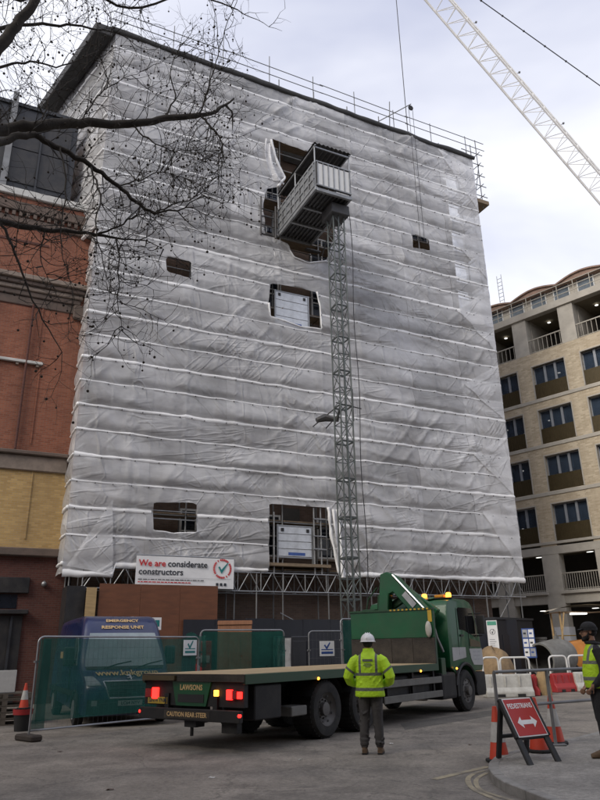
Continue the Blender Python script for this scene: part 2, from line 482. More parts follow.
M['board'] = mat('board', (0.23, 0.17, 0.11), 0.85, 0, 0.3, 3, 0.3, 40, stretch=(1,8,8), dirt=0.4)
M['old_brick'] = brick_mat('old_brick', (0.13,0.085,0.062), (0.19,0.12,0.085), (0.16,0.14,0.12), 1, 0.6)
M['red_brick'] = brick_mat('red_brick', (0.25,0.080,0.042), (0.36,0.128,0.070), (0.25,0.16,0.12), 1, 0.75, (0.10,0.045,0.032))
M['dark_red_brick'] = brick_mat('dark_red_brick', (0.095,0.032,0.024), (0.135,0.046,0.034), (0.11,0.075,0.062), 1, 0.5, (0.07,0.035,0.03))
M['buff_brick'] = brick_mat('buff_brick', (0.44,0.28,0.10), (0.60,0.40,0.16), (0.42,0.32,0.19), 1, 0.5, (0.25,0.17,0.09))
M['cream_brick'] = brick_mat('cream_brick', (0.50,0.41,0.28), (0.70,0.60,0.44), (0.58,0.51,0.40), 1.3, 0.45, (0.30,0.22,0.14), 0.8)
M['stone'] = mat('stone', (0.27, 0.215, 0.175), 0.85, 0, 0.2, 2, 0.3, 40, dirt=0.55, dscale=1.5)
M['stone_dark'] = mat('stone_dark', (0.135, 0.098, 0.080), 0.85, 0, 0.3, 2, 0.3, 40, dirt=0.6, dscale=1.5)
M['white_stone'] = mat('white_stone', (0.60, 0.59, 0.56), 0.8, 0, 0.12, 2, dirt=0.35, dscale=1.2)
M['precast'] = mat('precast', (0.49, 0.455, 0.39), 0.8, 0, 0.12, 1.5, 0.15, 30, dirt=0.35, dirt_col=(0.24,0.21,0.17), dscale=0.8)
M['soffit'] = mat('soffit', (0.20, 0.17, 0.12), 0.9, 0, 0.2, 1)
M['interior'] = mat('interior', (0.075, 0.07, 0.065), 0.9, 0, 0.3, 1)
M['slate_clad'] = mat('slate_clad', (0.030, 0.032, 0.038), 0.55, 0.1, 0.25, 2)
M['black_paint'] = mat('black_paint', (0.018, 0.018, 0.020), 0.5, 0, 0.3, 3, dirt=0.3, dscale=2)
M['roof_felt'] = mat('roof_felt', (0.040, 0.039, 0.038), 0.7, 0, 0.3, 2, 0.2, 20)
M['win_glass'] = glass('win_glass', (0.012, 0.016, 0.024), 0.05)
M['frame_grey'] = mat('frame_grey', (0.30, 0.32, 0.35), 0.45, 0.2, 0.1, 3)
M['bronze_panel'] = mat('bronze_panel', (0.085, 0.064, 0.030), 0.45, 0.3, 0.15, 5)
M['rail_cream'] = mat('rail_cream', (0.42, 0.39, 0.33), 0.6, 0.1, 0.1, 4)
M['pink_brick'] = mat('pink_brick', (0.30, 0.20, 0.155), 0.85, 0, 0.25, 4, dirt=0.2)
M['white_paint'] = mat('white_paint', (0.72, 0.72, 0.70), 0.5, 0, 0.08, 3, dirt=0.2, dscale=3)
M['paper'] = mat('paper', (0.80, 0.80, 0.80), 0.45, 0, 0.05, 3)
M['red_print'] = mat('red_print', (0.55, 0.02, 0.025), 0.5, 0, 0.08, 3)
M['dark_print'] = mat('dark_print', (0.030, 0.035, 0.045), 0.5, 0, 0.08, 3)
M['teal_print'] = mat('teal_print', (0.02, 0.20, 0.20), 0.5, 0, 0.08, 3)
M['green_print'] = mat('green_print', (0.10, 0.36, 0.26), 0.5, 0, 0.1, 3)
M['grey_print'] = mat('grey_print', (0.35, 0.36, 0.38), 0.5, 0, 0.2, 5)
M['blue_print'] = mat('blue_print', (0.04, 0.09, 0.30), 0.5, 0, 0.15, 5)
M['gold_print'] = mat('gold_print', (0.62, 0.42, 0.19), 0.5, 0, 0.08, 3)
M['ply_red'] = mat('ply_red', (0.155, 0.058, 0.027), 0.65, 0, 0.25, 1.4, 0.15, 20, stretch=(1,1,5), dirt=0.35, dirt_col=(0.09,0.035,0.018))
M['ply_tan'] = mat('ply_tan', (0.42, 0.29, 0.14), 0.7, 0, 0.2, 2, stretch=(1,1,6))
M['crate_wood'] = mat('crate_wood', (0.34, 0.16, 0.085), 0.7, 0, 0.2, 2, stretch=(6,1,1), dirt=0.3, dirt_col=(0.16,0.08,0.05))
M['hoarding_navy'] = mat('hoarding_navy', (0.013, 0.015, 0.022), 0.55, 0, 0.25, 1.5, dirt=0.3, dirt_col=(0.03,0.03,0.035))
M['net_green'] = thin_mat('net_green', (0.030, 0.135, 0.112), 0.75, 0.75, 0.30, 0.3, 1.2, 0.1, spec=0.15)
M['net_dense'] = thin_mat('net_dense', (0.016, 0.100, 0.078), 0.75, 0.86, 0.30, 0.35, 1.2, 0.15, spec=0.15)
M['foot_block'] = mat('foot_block', (0.05, 0.04, 0.033), 0.9, 0, 0.3, 6, 0.3, 40)
M['concrete'] = mat('concrete', (0.28, 0.27, 0.25), 0.9, 0, 0.2, 4, 0.4, 40, dirt=0.4)
M['rubber'] = mat('rubber', (0.012, 0.012, 0.012), 0.82, 0, 0.3, 6, 0.2, 50, dirt=0.55, dirt_col=(0.055,0.05,0.045), dscale=4)
M['chassis'] = mat('chassis', (0.013, 0.013, 0.014), 0.7, 0.1, 0.3, 4, dirt=0.5, dirt_col=(0.045,0.04,0.035), dscale=3)
M['lorry_green'] = mat('lorry_green', (0.004, 0.080, 0.027), 0.42, 0, 0.18, 2, dirt=0.55, dirt_col=(0.030,0.060,0.030), dscale=2.6, coat=0.25, spec=0.35)
M['dark_green'] = mat('dark_green', (0.009, 0.055, 0.022), 0.5, 0, 0.2, 3, dirt=0.5, dirt_col=(0.045,0.045,0.035), dscale=3)
M['deck_ply'] = mat('deck_ply', (0.44, 0.33, 0.19), 0.75, 0, 0.18, 1.2, 0.15, 30, stretch=(1,6,1), dirt=0.35, dirt_col=(0.22,0.16,0.10), dscale=1.5)
M['worn_board'] = mat('worn_board', (0.030, 0.026, 0.022), 0.85, 0, 0.5, 2.5, 0.4, 20, stretch=(1,1,4), dirt=0.6, dirt_col=(0.12,0.10,0.08))
M['steel_hub'] = mat('steel_hub', (0.13, 0.125, 0.12), 0.6, 0.4, 0.3, 6, dirt=0.6, dirt_col=(0.06,0.05,0.045), dscale=6)
M['rail_grey'] = mat('rail_grey', (0.15, 0.15, 0.14), 0.6, 0.3, 0.25, 4, dirt=0.4)
M['cab_glass'] = glass('cab_glass', (0.010, 0.011, 0.012), 0.06)
M['silver'] = mat('silver', (0.42, 0.43, 0.44), 0.4, 0.3, 0.1, 4, dirt=0.3)
M['van_blue'] = mat('van_blue', (0.010, 0.020, 0.085), 0.3, 0, 0.1, 2, dirt=0.25, dirt_col=(0.05,0.05,0.08), coat=0.5)
M['van_glass'] = glass('van_glass', (0.20, 0.25, 0.27), 0.06); M['van_glass'].node_tree.nodes['Principled BSDF'].inputs['Coat Weight'].default_value = 1.0  # pale base colour holds reflected sky and the light grey dashboard behind
M['black_plastic'] = mat('black_plastic', (0.016, 0.016, 0.017), 0.55, 0, 0.2, 6)
M['chrome'] = mat('chrome', (0.72, 0.73, 0.74), 0.2, 0.9, 0.05, 5)
M['lens'] = mat('lens', (0.30, 0.33, 0.34), 0.12, 0.2, 0.2, 8)
M['plate_yellow'] = mat('plate_yellow', (0.55, 0.36, 0.03), 0.45, 0, 0.1, 5, dirt=0.4)
M['plate_white'] = mat('plate_white', (0.5, 0.5, 0.48), 0.45, 0, 0.1, 5, dirt=0.3)
M['red_lamp'] = emis('red_lamp', (1.0, 0.02, 0.015), 2.6)
M['red_lens'] = mat('red_lens', (0.30, 0.012, 0.012), 0.25, 0, 0.1, 5)
M['amber_lamp'] = emis('amber_lamp', (1.0, 0.36, 0.04), 3.2)
M['amber_lens'] = mat('amber_lens', (0.62, 0.25, 0.03), 0.25, 0, 0.1, 5)
M['white_lamp'] = emis('white_lamp', (1.0, 0.98, 0.92), 1.5)
M['cone_orange'] = mat('cone_orange', (0.62, 0.062, 0.028), 0.55, 0, 0.15, 5, dirt=0.5, dirt_col=(0.20,0.06,0.04), dscale=5)
M['cone_white'] = mat('cone_white', (0.50, 0.49, 0.46), 0.5, 0, 0.12, 8, dirt=0.5, dirt_col=(0.22,0.20,0.18), dscale=6)
M['sign_red'] = mat('sign_red', (0.46, 0.018, 0.016), 0.4, 0, 0.1, 4, dirt=0.3, dirt_col=(0.24,0.04,0.03), dscale=4)
M['barrier_white'] = mat('barrier_white', (0.50, 0.49, 0.45), 0.6, 0, 0.15, 3, dirt=0.6, dirt_col=(0.25,0.23,0.19), dscale=2.5)
M['barrier_red'] = mat('barrier_red', (0.36, 0.022, 0.024), 0.6, 0, 0.15, 3, dirt=0.45, dirt_col=(0.18,0.05,0.04), dscale=2.5)
M['sand'] = mat('sand', (0.27, 0.185, 0.10), 0.95, 0, 0.25, 5, 0.8, 35, dirt=0.4)
M['sack'] = mat('sack', (0.34, 0.235, 0.115), 0.9, 0, 0.2, 6, 0.5, 60, dirt=0.4)
M['orange_paint'] = mat('orange_paint', (0.50, 0.20, 0.04), 0.5, 0, 0.15, 3, dirt=0.4, dirt_col=(0.25,0.12,0.05))
M['drum_grey'] = mat('drum_grey', (0.20, 0.20, 0.19), 0.75, 0.2, 0.25, 4, 0.3, 25, dirt=0.5)
M['bark'] = mat('bark', (0.036, 0.030, 0.024), 0.9, 0, 0.4, 5, 0.5, 25)
M['seed'] = mat('seed', (0.035, 0.027, 0.020), 0.95, 0, 0.3, 20)
M['crane_white'] = mat('crane_white', (0.86, 0.85, 0.82), 0.5, 0, 0.08, 2, dirt=0.2)
M['rope'] = mat('rope', (0.05, 0.05, 0.055), 0.6, 0.4, 0.2, 3)
M['skin'] = mat('skin', (0.30, 0.165, 0.105), 0.55, 0, 0.1, 20)
M['hair'] = mat('hair', (0.014, 0.011, 0.010), 0.8, 0, 0.3, 60, 0.6, 150)
M['cloth_black'] = mat('cloth_black', (0.016, 0.016, 0.018), 0.85, 0, 0.3, 8, 0.4, 25)
M['cloth_grey'] = mat('cloth_grey', (0.055, 0.052, 0.050), 0.9, 0, 0.25, 8, 0.5, 25)
M['boot'] = mat('boot', (0.13, 0.085, 0.05), 0.8, 0, 0.25, 12, 0.3, 60)
M['hivis'] = mat('hivis', (0.52, 0.82, 0.025), 0.6, 0, 0.08, 6, 0.35, 14)
M['tape'] = mat('tape', (0.17, 0.185, 0.16), 0.45, 0.2, 0.15, 8)
M['helmet'] = mat('helmet', (0.78, 0.78, 0.78), 0.3, 0, 0.04, 4)
M['pallet_wood'] = mat('pallet_wood', (0.12, 0.10, 0.08), 0.85, 0, 0.3, 4, 0.3, 30, dirt=0.4)
M['tarp'] = mat('tarp', (0.42, 0.37, 0.29), 0.7, 0, 0.15, 3, 0.3, 10)

# ================================================================== GROUND
def ground_z(x, y): return 0.0
g = MB().grid(lambda u, v: (-500+1000*u, -300+1300*v, 0.0), 10, 13)
o = g.build('road', M['asphalt']); tag(o, 'worn grey asphalt street with stains and cracks', 'road', kind='structure')

# pavement corner: raised sheet with a rounded nose and kerb stones
PAVE_Z = 0.10
edge_px = [(680,716),(600,738),(560,748),(530,755),(510,760.5),(499,764.5),(493.5,769),(491.5,774),(493,780),(499,786),(510,793),(527,800),(552,810),(600,826)]
edge = [gnd(*p) for p in edge_px]
def smooth_line(pts, n=6):
    out = []
    for i in range(len(pts)-1):
        p0, p1, p2, p3 = pts[max(i-1,0)], pts[i], pts[i+1], pts[min(i+2,len(pts)-1)]
        for k in range(n):
            t = k/n
            out.append(0.5*((2*p1)+(p2-p0)*t+(2*p0-5*p1+4*p2-p3)*t*t+(3*p1-p0-3*p2+p3)*t**3))
    out.append(pts[-1]); return out
edge_s = smooth_line(edge)
far_a, far_b = Vector((60, edge_s[0].y+26, 0)), Vector((30, -20, 0))
poly = [(p.x, p.y) for p in [far_a]+edge_s+[Vector((edge_s[-1].x+1.0, -20, 0)), far_b, Vector((60,-20,0))]]
pv = MB()
pv.prism(poly, 'z', -0.05, PAVE_Z)
pave = pv.build('pavement', M['paving']); tag(pave, 'pale concrete pavement corner with rounded nose', 'pavement', kind='structure')
# kerb stones follow the edge, one object each
def resample(pts, step):
    out = [pts[0]]; acc = 0
    for a, b in zip(pts, pts[1:]):
        d = (b-a).length
        while acc+d >= step:
            t = (step-acc)/d; a = a+(b-a)*t; d = (b-a).length; acc = 0; out.append(a)
        acc += d
    return out
ks = resample(edge_s, 0.5)
for a, b in zip(ks, ks[1:]):
    d = (b-a).normalized(); nrm = Vector((-d.y, d.x, 0))
    k = MB(); g_ = d*0.006
    for_out, for_in = nrm*-0.035, nrm*0.10
    q = [a+g_+for_out, b-g_+for_out, b-g_+for_in, a+g_+for_in]
    hz = PAVE_Z+0.006+rnd.uniform(-.003, .003)
    v = [(p.x, p.y, -0.05) for p in q]+[(p.x, p.y, hz) for p in q]
    k.add(v, [(3,2,1,0),(4,5,6,7),(0,1,5,4),(1,2,6,5),(2,3,7,6),(3,0,4,7)])
    k.build('kerb_stone', M['kerbstone'], pave, bevel=0.008)
def stripe(name, px, w, label):
    pts = resample(smooth_line([gnd(*p) for p in px]), 0.12)
    mb = MB(); L = []
    for i, p in enumerate(pts):
        d = (pts[min(i+1, len(pts)-1)]-pts[max(i-1, 0)]).normalized(); nn = Vector((-d.y, d.x, 0))
        ww = w*(1+0.15*noise.noise(p*3))
        L.append((p+nn*ww/2, p-nn*ww/2))
    for (a, b), (c, d) in zip(L, L[1:]):
        mb.add([(a.x,a.y,.004),(b.x,b.y,.004),(d.x,d.y,.004),(c.x,c.y,.004)], [(0,1,2,3)])
    o = mb.build(name, M['paint_line']); tag(o, label, 'road marking', kind='structure')
stripe('road_line', [(434,779.5),(455,774.5),(475,770),(490,766)], 0.11, 'faded cream line painted across the road end')
stripe('road_line', [(484,771),(474,774),(468,779),(472,788),(490,797),(520,808)], 0.07, 'outer faded yellow line curving round the pavement nose')
stripe('road_line', [(487,773),(478,778),(476,783),(481,790),(500,797),(530,806)], 0.06, 'inner faded yellow line curving round the pavement nose')
def patch(px, label, mt):
    pts = [gnd(*p) for p in px]; c = sum(pts, Vector((0,0,0)))/len(pts)
    out = []
    for i in range(len(pts)):
        a, b = pts[i], pts[(i+1) % len(pts)]
        for k in range(7):
            q = a.lerp(b, k/7); q = q+(q-c).normalized()*.05*noise.noise(q*2.3)
            out.append((q.x, q.y, .004))
    m = MB(); m.add(out, [tuple(range(len(out)))]); o = m.build('asphalt_patch', M[mt], None, merge=True)
    if o.data.polygons[0].normal.z < 0: o.data.flip_normals()
    tag(o, label, 'road patch', kind='structure')
M['asphalt_dark'] = asphalt_mat('asphalt_dark', (0.105, 0.098, 0.088), (0.145, 0.135, 0.12), 0.4, False)
patch([(400,724),(520,706),(528,710),(405,730)], 'long thin trench repair behind the worker', 'asphalt_dark')
rl = random.Random(5)
for k, (lx, ly) in enumerate(((391,744),(60,752),(212,778),(440,735),(548,727),(110,790),(300,760),(470,745))):
    p = gnd(lx, ly); m = MB(); sz = rl.uniform(.02,.045)
    m.grid(lambda u, v: (sz*(u-.5)*2.2, sz*(v-.5)*1.4, .006+.02*abs(noise.noise(Vector((u*2+k, v*2, k))))), 4, 4)
    o = m.build('litter', M['white_stone'] if k % 2 == 0 else M['stone_dark'], None, loc=p, rot=(0,0,rl.uniform(0,3))); tag(o, 'crumpled scrap of pale paper litter lying on the road' if k % 2 == 0 else 'small dark chip of rubble lying on the road', 'litter', 'litter scraps on the road' if k % 2 == 0 else 'rubble chips on the road')
# iron cover in the road and the joints of an old trench

# ================================================================== WRAPPED BUILDING
SL, SR, ZB, ZT = 3.20, 24.55, 4.65, 29.45
SHX, SHY = -0.276, 0.961                     # how the side walls run back from the front
RZF = rotz_of(FAZ)
bld = root('apartment_building', 'tall brown brick building hidden behind the white scaffold sheeting', 'building', F3(13.6, 1.4), RZF)
def LB(s): return s-13.6
body = MB()
def sheared(s0, s1, y0, y1): # footprint in local coords of bld
    return [(LB(s0)+SHX*(y0-1.4), y0-1.4), (LB(s1)+SHX*(y0-1.4), y0-1.4), (LB(s1)+SHX*(y1-1.4), y1-1.4), (LB(s0)+SHX*(y1-1.4), y1-1.4)]
body.prism(sheared(3.75, 23.6, 1.4, 15), 'z', 0, 28.6)
body.build('wall', M['old_brick'], bld)
wm = MB(); wm.box(-0.62, 0.62, -0.03, 0.02, 0, 1.7); wme = wm.mesh('window', M['win_glass'])
fm = MB()
for x0, x1, z0, z1 in ((-.68,-.6,-.04,1.76),(.6,.68,-.04,1.76),(-.6,.6,1.68,1.76),(-.6,.6,-.04,.04),(-.6,.6,.82,.88),(-.03,.03,.04,.82),(-.03,.03,.88,1.68)):
    fm.box(x0, x1, -.07, -.005, z0, z1)
fme = fm.mesh('frame', M['white_paint'])
sm = MB(); sm.box(-.8, .8, -.16, 0, -.14, -.05); sme = sm.mesh('sill', M['stone'])
for fl in range(8):
    for c in range(6):
        s = 5.3+c*3.15; z = 5.4+fl*2.95
        w = link('window', wme, bld, (LB(s), -0.005, z))
        link('frame', fme, w); link('sill', sme, w)

# --- unseen terrace added behind the viewpoint, height set to shade the street
tr_ = root('shade_terrace', 'plain brown brick terrace added out of view behind the viewpoint to shade the street', 'building', (0, -8.5, 0), 0)
MB().box(-46, 46, -12, 0, 0, 23).build('wall', M['old_brick'], tr_)
MB().box(-46.2, 46.2, -12.2, .25, 23, 23.6).build('parapet', M['stone'], tr_)
tw_ = MB().box(-.65, .65, .002, .05, 0, 2.0).mesh('window', M['win_glass'])
for fl in range(5):
    for k in range(20): link('window', tw_, tr_, (-43.7+k*4.6, 0, 1.2+fl*4.0))
# --- scaffold
sc = root('scaffold', 'tube scaffold with lattice beams wrapped in sheeting around the tall building', 'scaffold', F3(13.6, 0), RZF)
tube_long = {}
def tube_obj(name, p0, p1, r, mt, parent, n=6):
    p0, p1 = Vector(p0), Vector(p1)
    L = round((p1-p0).length, 3); key = (L, r, mt.name, n)
    if key not in tube_long:
        tube_long[key] = MB().tube((0,0,0), (0,0,L), r, n).mesh(name, mt, smooth=True)
    o = link(name, tube_long[key], parent, p0)
    o.rotation_mode = 'QUATERNION'; o.rotation_quaternion = (p1-p0).to_track_quat('Z', 'Y')
    return o
XS = [3.5+2.09*i for i in range(11)]
for x in XS:
    top = 30.3+rnd.uniform(-.3, .5)
    tube_obj('standard', (LB(x), 0.22, 0), (LB(x), 0.22, round(top, 1)), 0.03, M['galv_dull'], sc)
    tube_obj('standard', (LB(x), 1.18, 0), (LB(x), 1.18, 29.0), 0.03, M['galv_dull'], sc)
LIFTS = [ZB+2*k for k in range(13)]
for k, z in enumerate(LIFTS):
    for dz, y in ((0, .27), (1.0, .27), (0, 1.13)):
        if z+dz < 29.5: tube_obj('ledger', (LB(SL+.2), y, z+dz), (LB(SR-.1), y, z+dz), 0.028, M['galv_dull'], sc)
    b = MB()
    for j in range(4):
        b.box(LB(SL+.35), LB(SR-.3), .32+j*.2, .32+j*.2+.185, z+.06, z+.10)
    for x in XS: b.tube((LB(x)+.06, .1, z+.03), (LB(x)+.06, 1.3, z+.03), .025, 6)
    b.build('board_deck', M['board'], sc)
# lattice beams under the sheeting
Z0, Z1 = 3.80, 4.52
brace_v = MB().tube((0,0,0), (0,0,Z1-Z0), .021, 6).mesh('brace', M['galv'], smooth=True)
dl = math.hypot(.48, Z1-Z0)
brace_d = MB().tube((0,0,0), (0,0,dl), .019, 6).mesh('brace', M['galv'], smooth=True)
for y, s0, n in ((-.06, 3.9, 21), (1.0, 3.9, 21)):
    for seg in range(3):
        a = s0+seg*7*.98; b_ = a+7*.98-.02
        bm_ = MB(); bm_.tube((0,0,0), (b_-a,0,0), .026, 8)
        beam = bm_.build('lattice_beam', M['galv'], sc, loc=(LB(a), y, Z0), smooth=True)
        tube_obj('top_chord', (0,0,Z1-Z0), (b_-a,0,Z1-Z0), .026, M['galv'], beam, 8)
        for k in range(7):
            x = k*.98+.02
            link('brace', brace_v, beam, (x,0,0))
            for sg in (0, 1):
                oo = link('brace', brace_d, beam, (x+.04+sg*.9, 0, 0 if sg == 0 else 0))
                oo.rotation_euler = (0, math.atan2(.43, Z1-Z0)*(1 if sg == 0 else -1), 0)
# the part of the scaffold beyond the sheet on the right-hand end, and props at the bottom
for z in (27.0, 27.75, 28.5, 29.3, 30.1):
    tube_obj('ledger', (LB(SR-.6), .12, z), (LB(SR+1.0), .12, z), .026, M['galv_dull'], sc)
    tube_obj('transom', (LB(SR+.62), -.1, z), (LB(SR+.62), 1.5, z), .024, M['galv_dull'], sc)
for x, y, z0, z1 in ((SR+.62, .18, 26.2, 31.2), (SR+.2, .2, 26.6, 30.7), (SR+.62, 1.2, 26.2, 30.9)):
    tube_obj('standard', (LB(x), y, z0), (LB(x), y, z1), .028, M['galv_dull'], sc)
tube_obj('brace', (LB(SR+.1), .1, 27.0), (LB(SR+.66), .16, 29.3), .024, M['galv_dull'], sc)
b = MB(); b.box(LB(SR-.3), LB(SR+.9), -.05, 1.4, 26.35, 26.6); b.build('end_platform', M['board'], sc)
for k in range(9):   # guard rail above the roof
    x = 3.4+k*2.6
    tube_obj('guard_post', (LB(x), -.02, 29.3), (LB(x), -.02, 31.0+rnd.choice((0,0,.3,.6))), .024, M['galv_dull'], sc)
for z in (30.35, 30.85):
    for a in range(4):
        tube_obj('guard_rail', (LB(3.0+a*5.6), -.05, z+rnd.uniform(-.05,.05)), (LB(8.8+a*5.6), -.05, z+rnd.uniform(-.05,.05)), .022, M['galv_dull'], sc)
# gin wheel arm and its rope
s_f, z_f = facp(411, 104, -.8)
tube_obj('davit_arm', (LB(s_f-2.4), .3, z_f-1.7), (LB(s_f), -.8, z_f), .03, M['galv_dull'], sc)
tube_obj('davit_post', (LB(s_f-1.1), -.05, 29.2), (LB(s_f-1.1), -.25, z_f+.2), .028, M['galv_dull'], sc)
w_ = MB(); w_.lathe([(.14,-.03),(.16,-.03),(.13,0),(.16,.03),(.14,.03)], 16, T=Matrix.Translation((LB(s_f-.05), -.8, z_f-.3)) @ Matrix.Rotation(math.pi/2, 4, 'X'))
w_.build('gin_wheel', M['chassis'], sc)
for dx in (-.14, .12):
    tube_obj('pulley_rope', (LB(s_f-.05+dx), -.8, 22.0), (LB(s_f-.05+dx), -.8, z_f-.3), .014, M['rope'], sc, 5)
# props and bits under the beams
for x in (6.3, 10.6, 14.4, 18.0, 22.1):
    tube_obj('prop', (LB(x), -.05, 0), (LB(x), -.05, 4.5), .028, M['galv_dull'], sc)
tube_obj('brace', (LB(11.7), .1, 3.0), (LB(13.4), .1, 2.2), .022, M['galv'], sc)
tube_obj('brace', (LB(22.6), -.02, 2.6), (LB(23.6), -.02, 3.8), .022, M['galv_dull'], sc)

# --- openings in the sheeting (outline on the facade plane)
def FP(px): return [facp(x, y) for x, y in px]
OPEN = {
 'A': FP([(152.5,503.5),(196,503),(195.5,533),(172,533.5),(152.5,531)]),
 'B': FP([(268.5,504),(300,506),(327,508),(329,525),(332,545),(338,575),(341,600),(268,600)]),
 'C': FP([(270,284),(296,288),(316,293),(319,306),(321,330),(300,327.5),(280,321),(269.5,317),(268,303)]),
 'D': FP([(270,140),(290,148),(322,160),(334,190),(334,235),(325,262),(308,264),(293,258),(286,246),(264,236),(262.5,205),(266,190),(277,188),(284,179),(276,163)]),
 'E': FP([(165.5,257.5),(190.5,263),(190.5,279.5),(166,273)]),
 'F': FP([(411,234.5),(428,240),(428,252),(411.5,248.5)]),
}
def inside(p, poly):
    c = False; x, y = p
    for i in range(len(poly)):
        (x0, y0), (x1, y1) = poly[i], poly[i-1]
        if (y0 > y) != (y1 > y) and x < (x1-x0)*(y-y0)/(y1-y0)+x0: c = not c
    return c
def nearest(p, poly):
    best = None
    P = Vector((p[0], p[1]))
    for i in range(len(poly)):
        a, b = Vector(poly[i-1]), Vector(poly[i])
        t = max(0, min(1, (P-a).dot(b-a)/max(1e-9, (b-a).length_squared)))
        q = a+(b-a)*t; d = (q-P).length
        if best is None or d < best[0]: best = (d, q)
    return best
def nz(x, y, k=0.0): return noise.noise(Vector((x, y, k*3.7+.31)))
def sheet_out(s, z, seed=0.0):
    if seed: return sheet_raw(s, z, seed)
    e = max(0, min(1, (s-SL)/.7, (SR-s)/.7))
    return sheet_raw(s, z, 0.0)*(.15+.85*e)
def sheet_raw(s, z, seed=0.0):
    row = math.floor((z-ZB)/1.0+1e-6); t = (z-ZB)/1.0-row
    b = 4*t*(1-t); b2 = (t/.28 if t < .28 else (1-t)/.72); b2 = b2*b2*(3-2*b2)
    amp = .02+.07*nz(s*.33, row*2.3, 1+seed)
    def crease(th, f1, f2, k, pw):
        x1 = s*math.cos(th)+z*math.sin(th); y1 = -s*math.sin(th)+z*math.cos(th)
        return max(0, 1-3.2*abs(nz(x1*f1, y1*f2, k+seed)))**pw
    g1 = max(0, .35+1.3*nz(s*.22, z*.30, 21+seed)); g2 = max(0, .35+1.3*nz(s*.25+7, z*.30, 22+seed)); g3 = max(0, .3+1.2*nz(s*.2+3, z*.5, 23+seed))
    r = .10*g1*g1*crease(.70, .75, .09, 3, 5)+.10*g2*g2*crease(-.75, .75, .09, 5, 5)+.09*g3*crease(1.40, .8, .09, 6, 4)+.03*crease(.15, 1.1, .12, 7, 4)
    # folds that run away from each fixing point
    bay = (s-3.15)/2.13; fb = bay-round(bay)
    dx, dz = fb*2.13, t if t < .5 else t-1
    ang = math.atan2(dz, dx+1e-6); rr = math.hypot(dx, dz)
    star = max(0, math.cos(ang*6+3*nz(round(bay)*3.1, row*1.7, 6)))**4*math.exp(-((rr-.3)/.3)**2)
    m = .25+.75*b
    seam = .028*math.exp(-(dx/.07)**2)
    return seam+amp*b+(.05+.09*nz(s*.28, row*3.1, 31+seed)+.03*nz(s*1.3, row*1.7, 32))*b2+m*r+.045*star*m*(.5+.9*nz(round(bay)*1.3, row*2.1, 7))+.006*nz(s*5, z*5, 9)+.035*nz(s*.5, z*.4, 8)*b
def band_z(s, row):
    bay = (s-3.15)/2.13; fb = bay-math.floor(bay)
    return .03*nz(s*1.4, row*3.3, 11)-.05*(4*fb*(1-fb))*(.4+.6*nz(math.floor(bay)*2.2, row, 12))
sh = root('scaffold_sheeting', 'translucent white plastic sheeting tied over the scaffold in horizontal lifts', 'sheeting', F3(13.6, -.02), RZF)
CE = [SL, 6.05, 9.15, 12.45, 15.6, 18.85, 21.9, SR]
def warp(s, z):
    row = (z-ZB)/1.0; k = math.floor(row); t = row-k
    return z+band_z(s, k)*(1-t)+band_z(s, k+1)*t
def bottom(s): return 4.26+.06*nz(s*1.5, 0, 20) if s < 5.0 else (4.60 if s < 14 else 4.56)+.05*nz(s*1.3, 0, 21)
rows = LIFTS+[ZT]
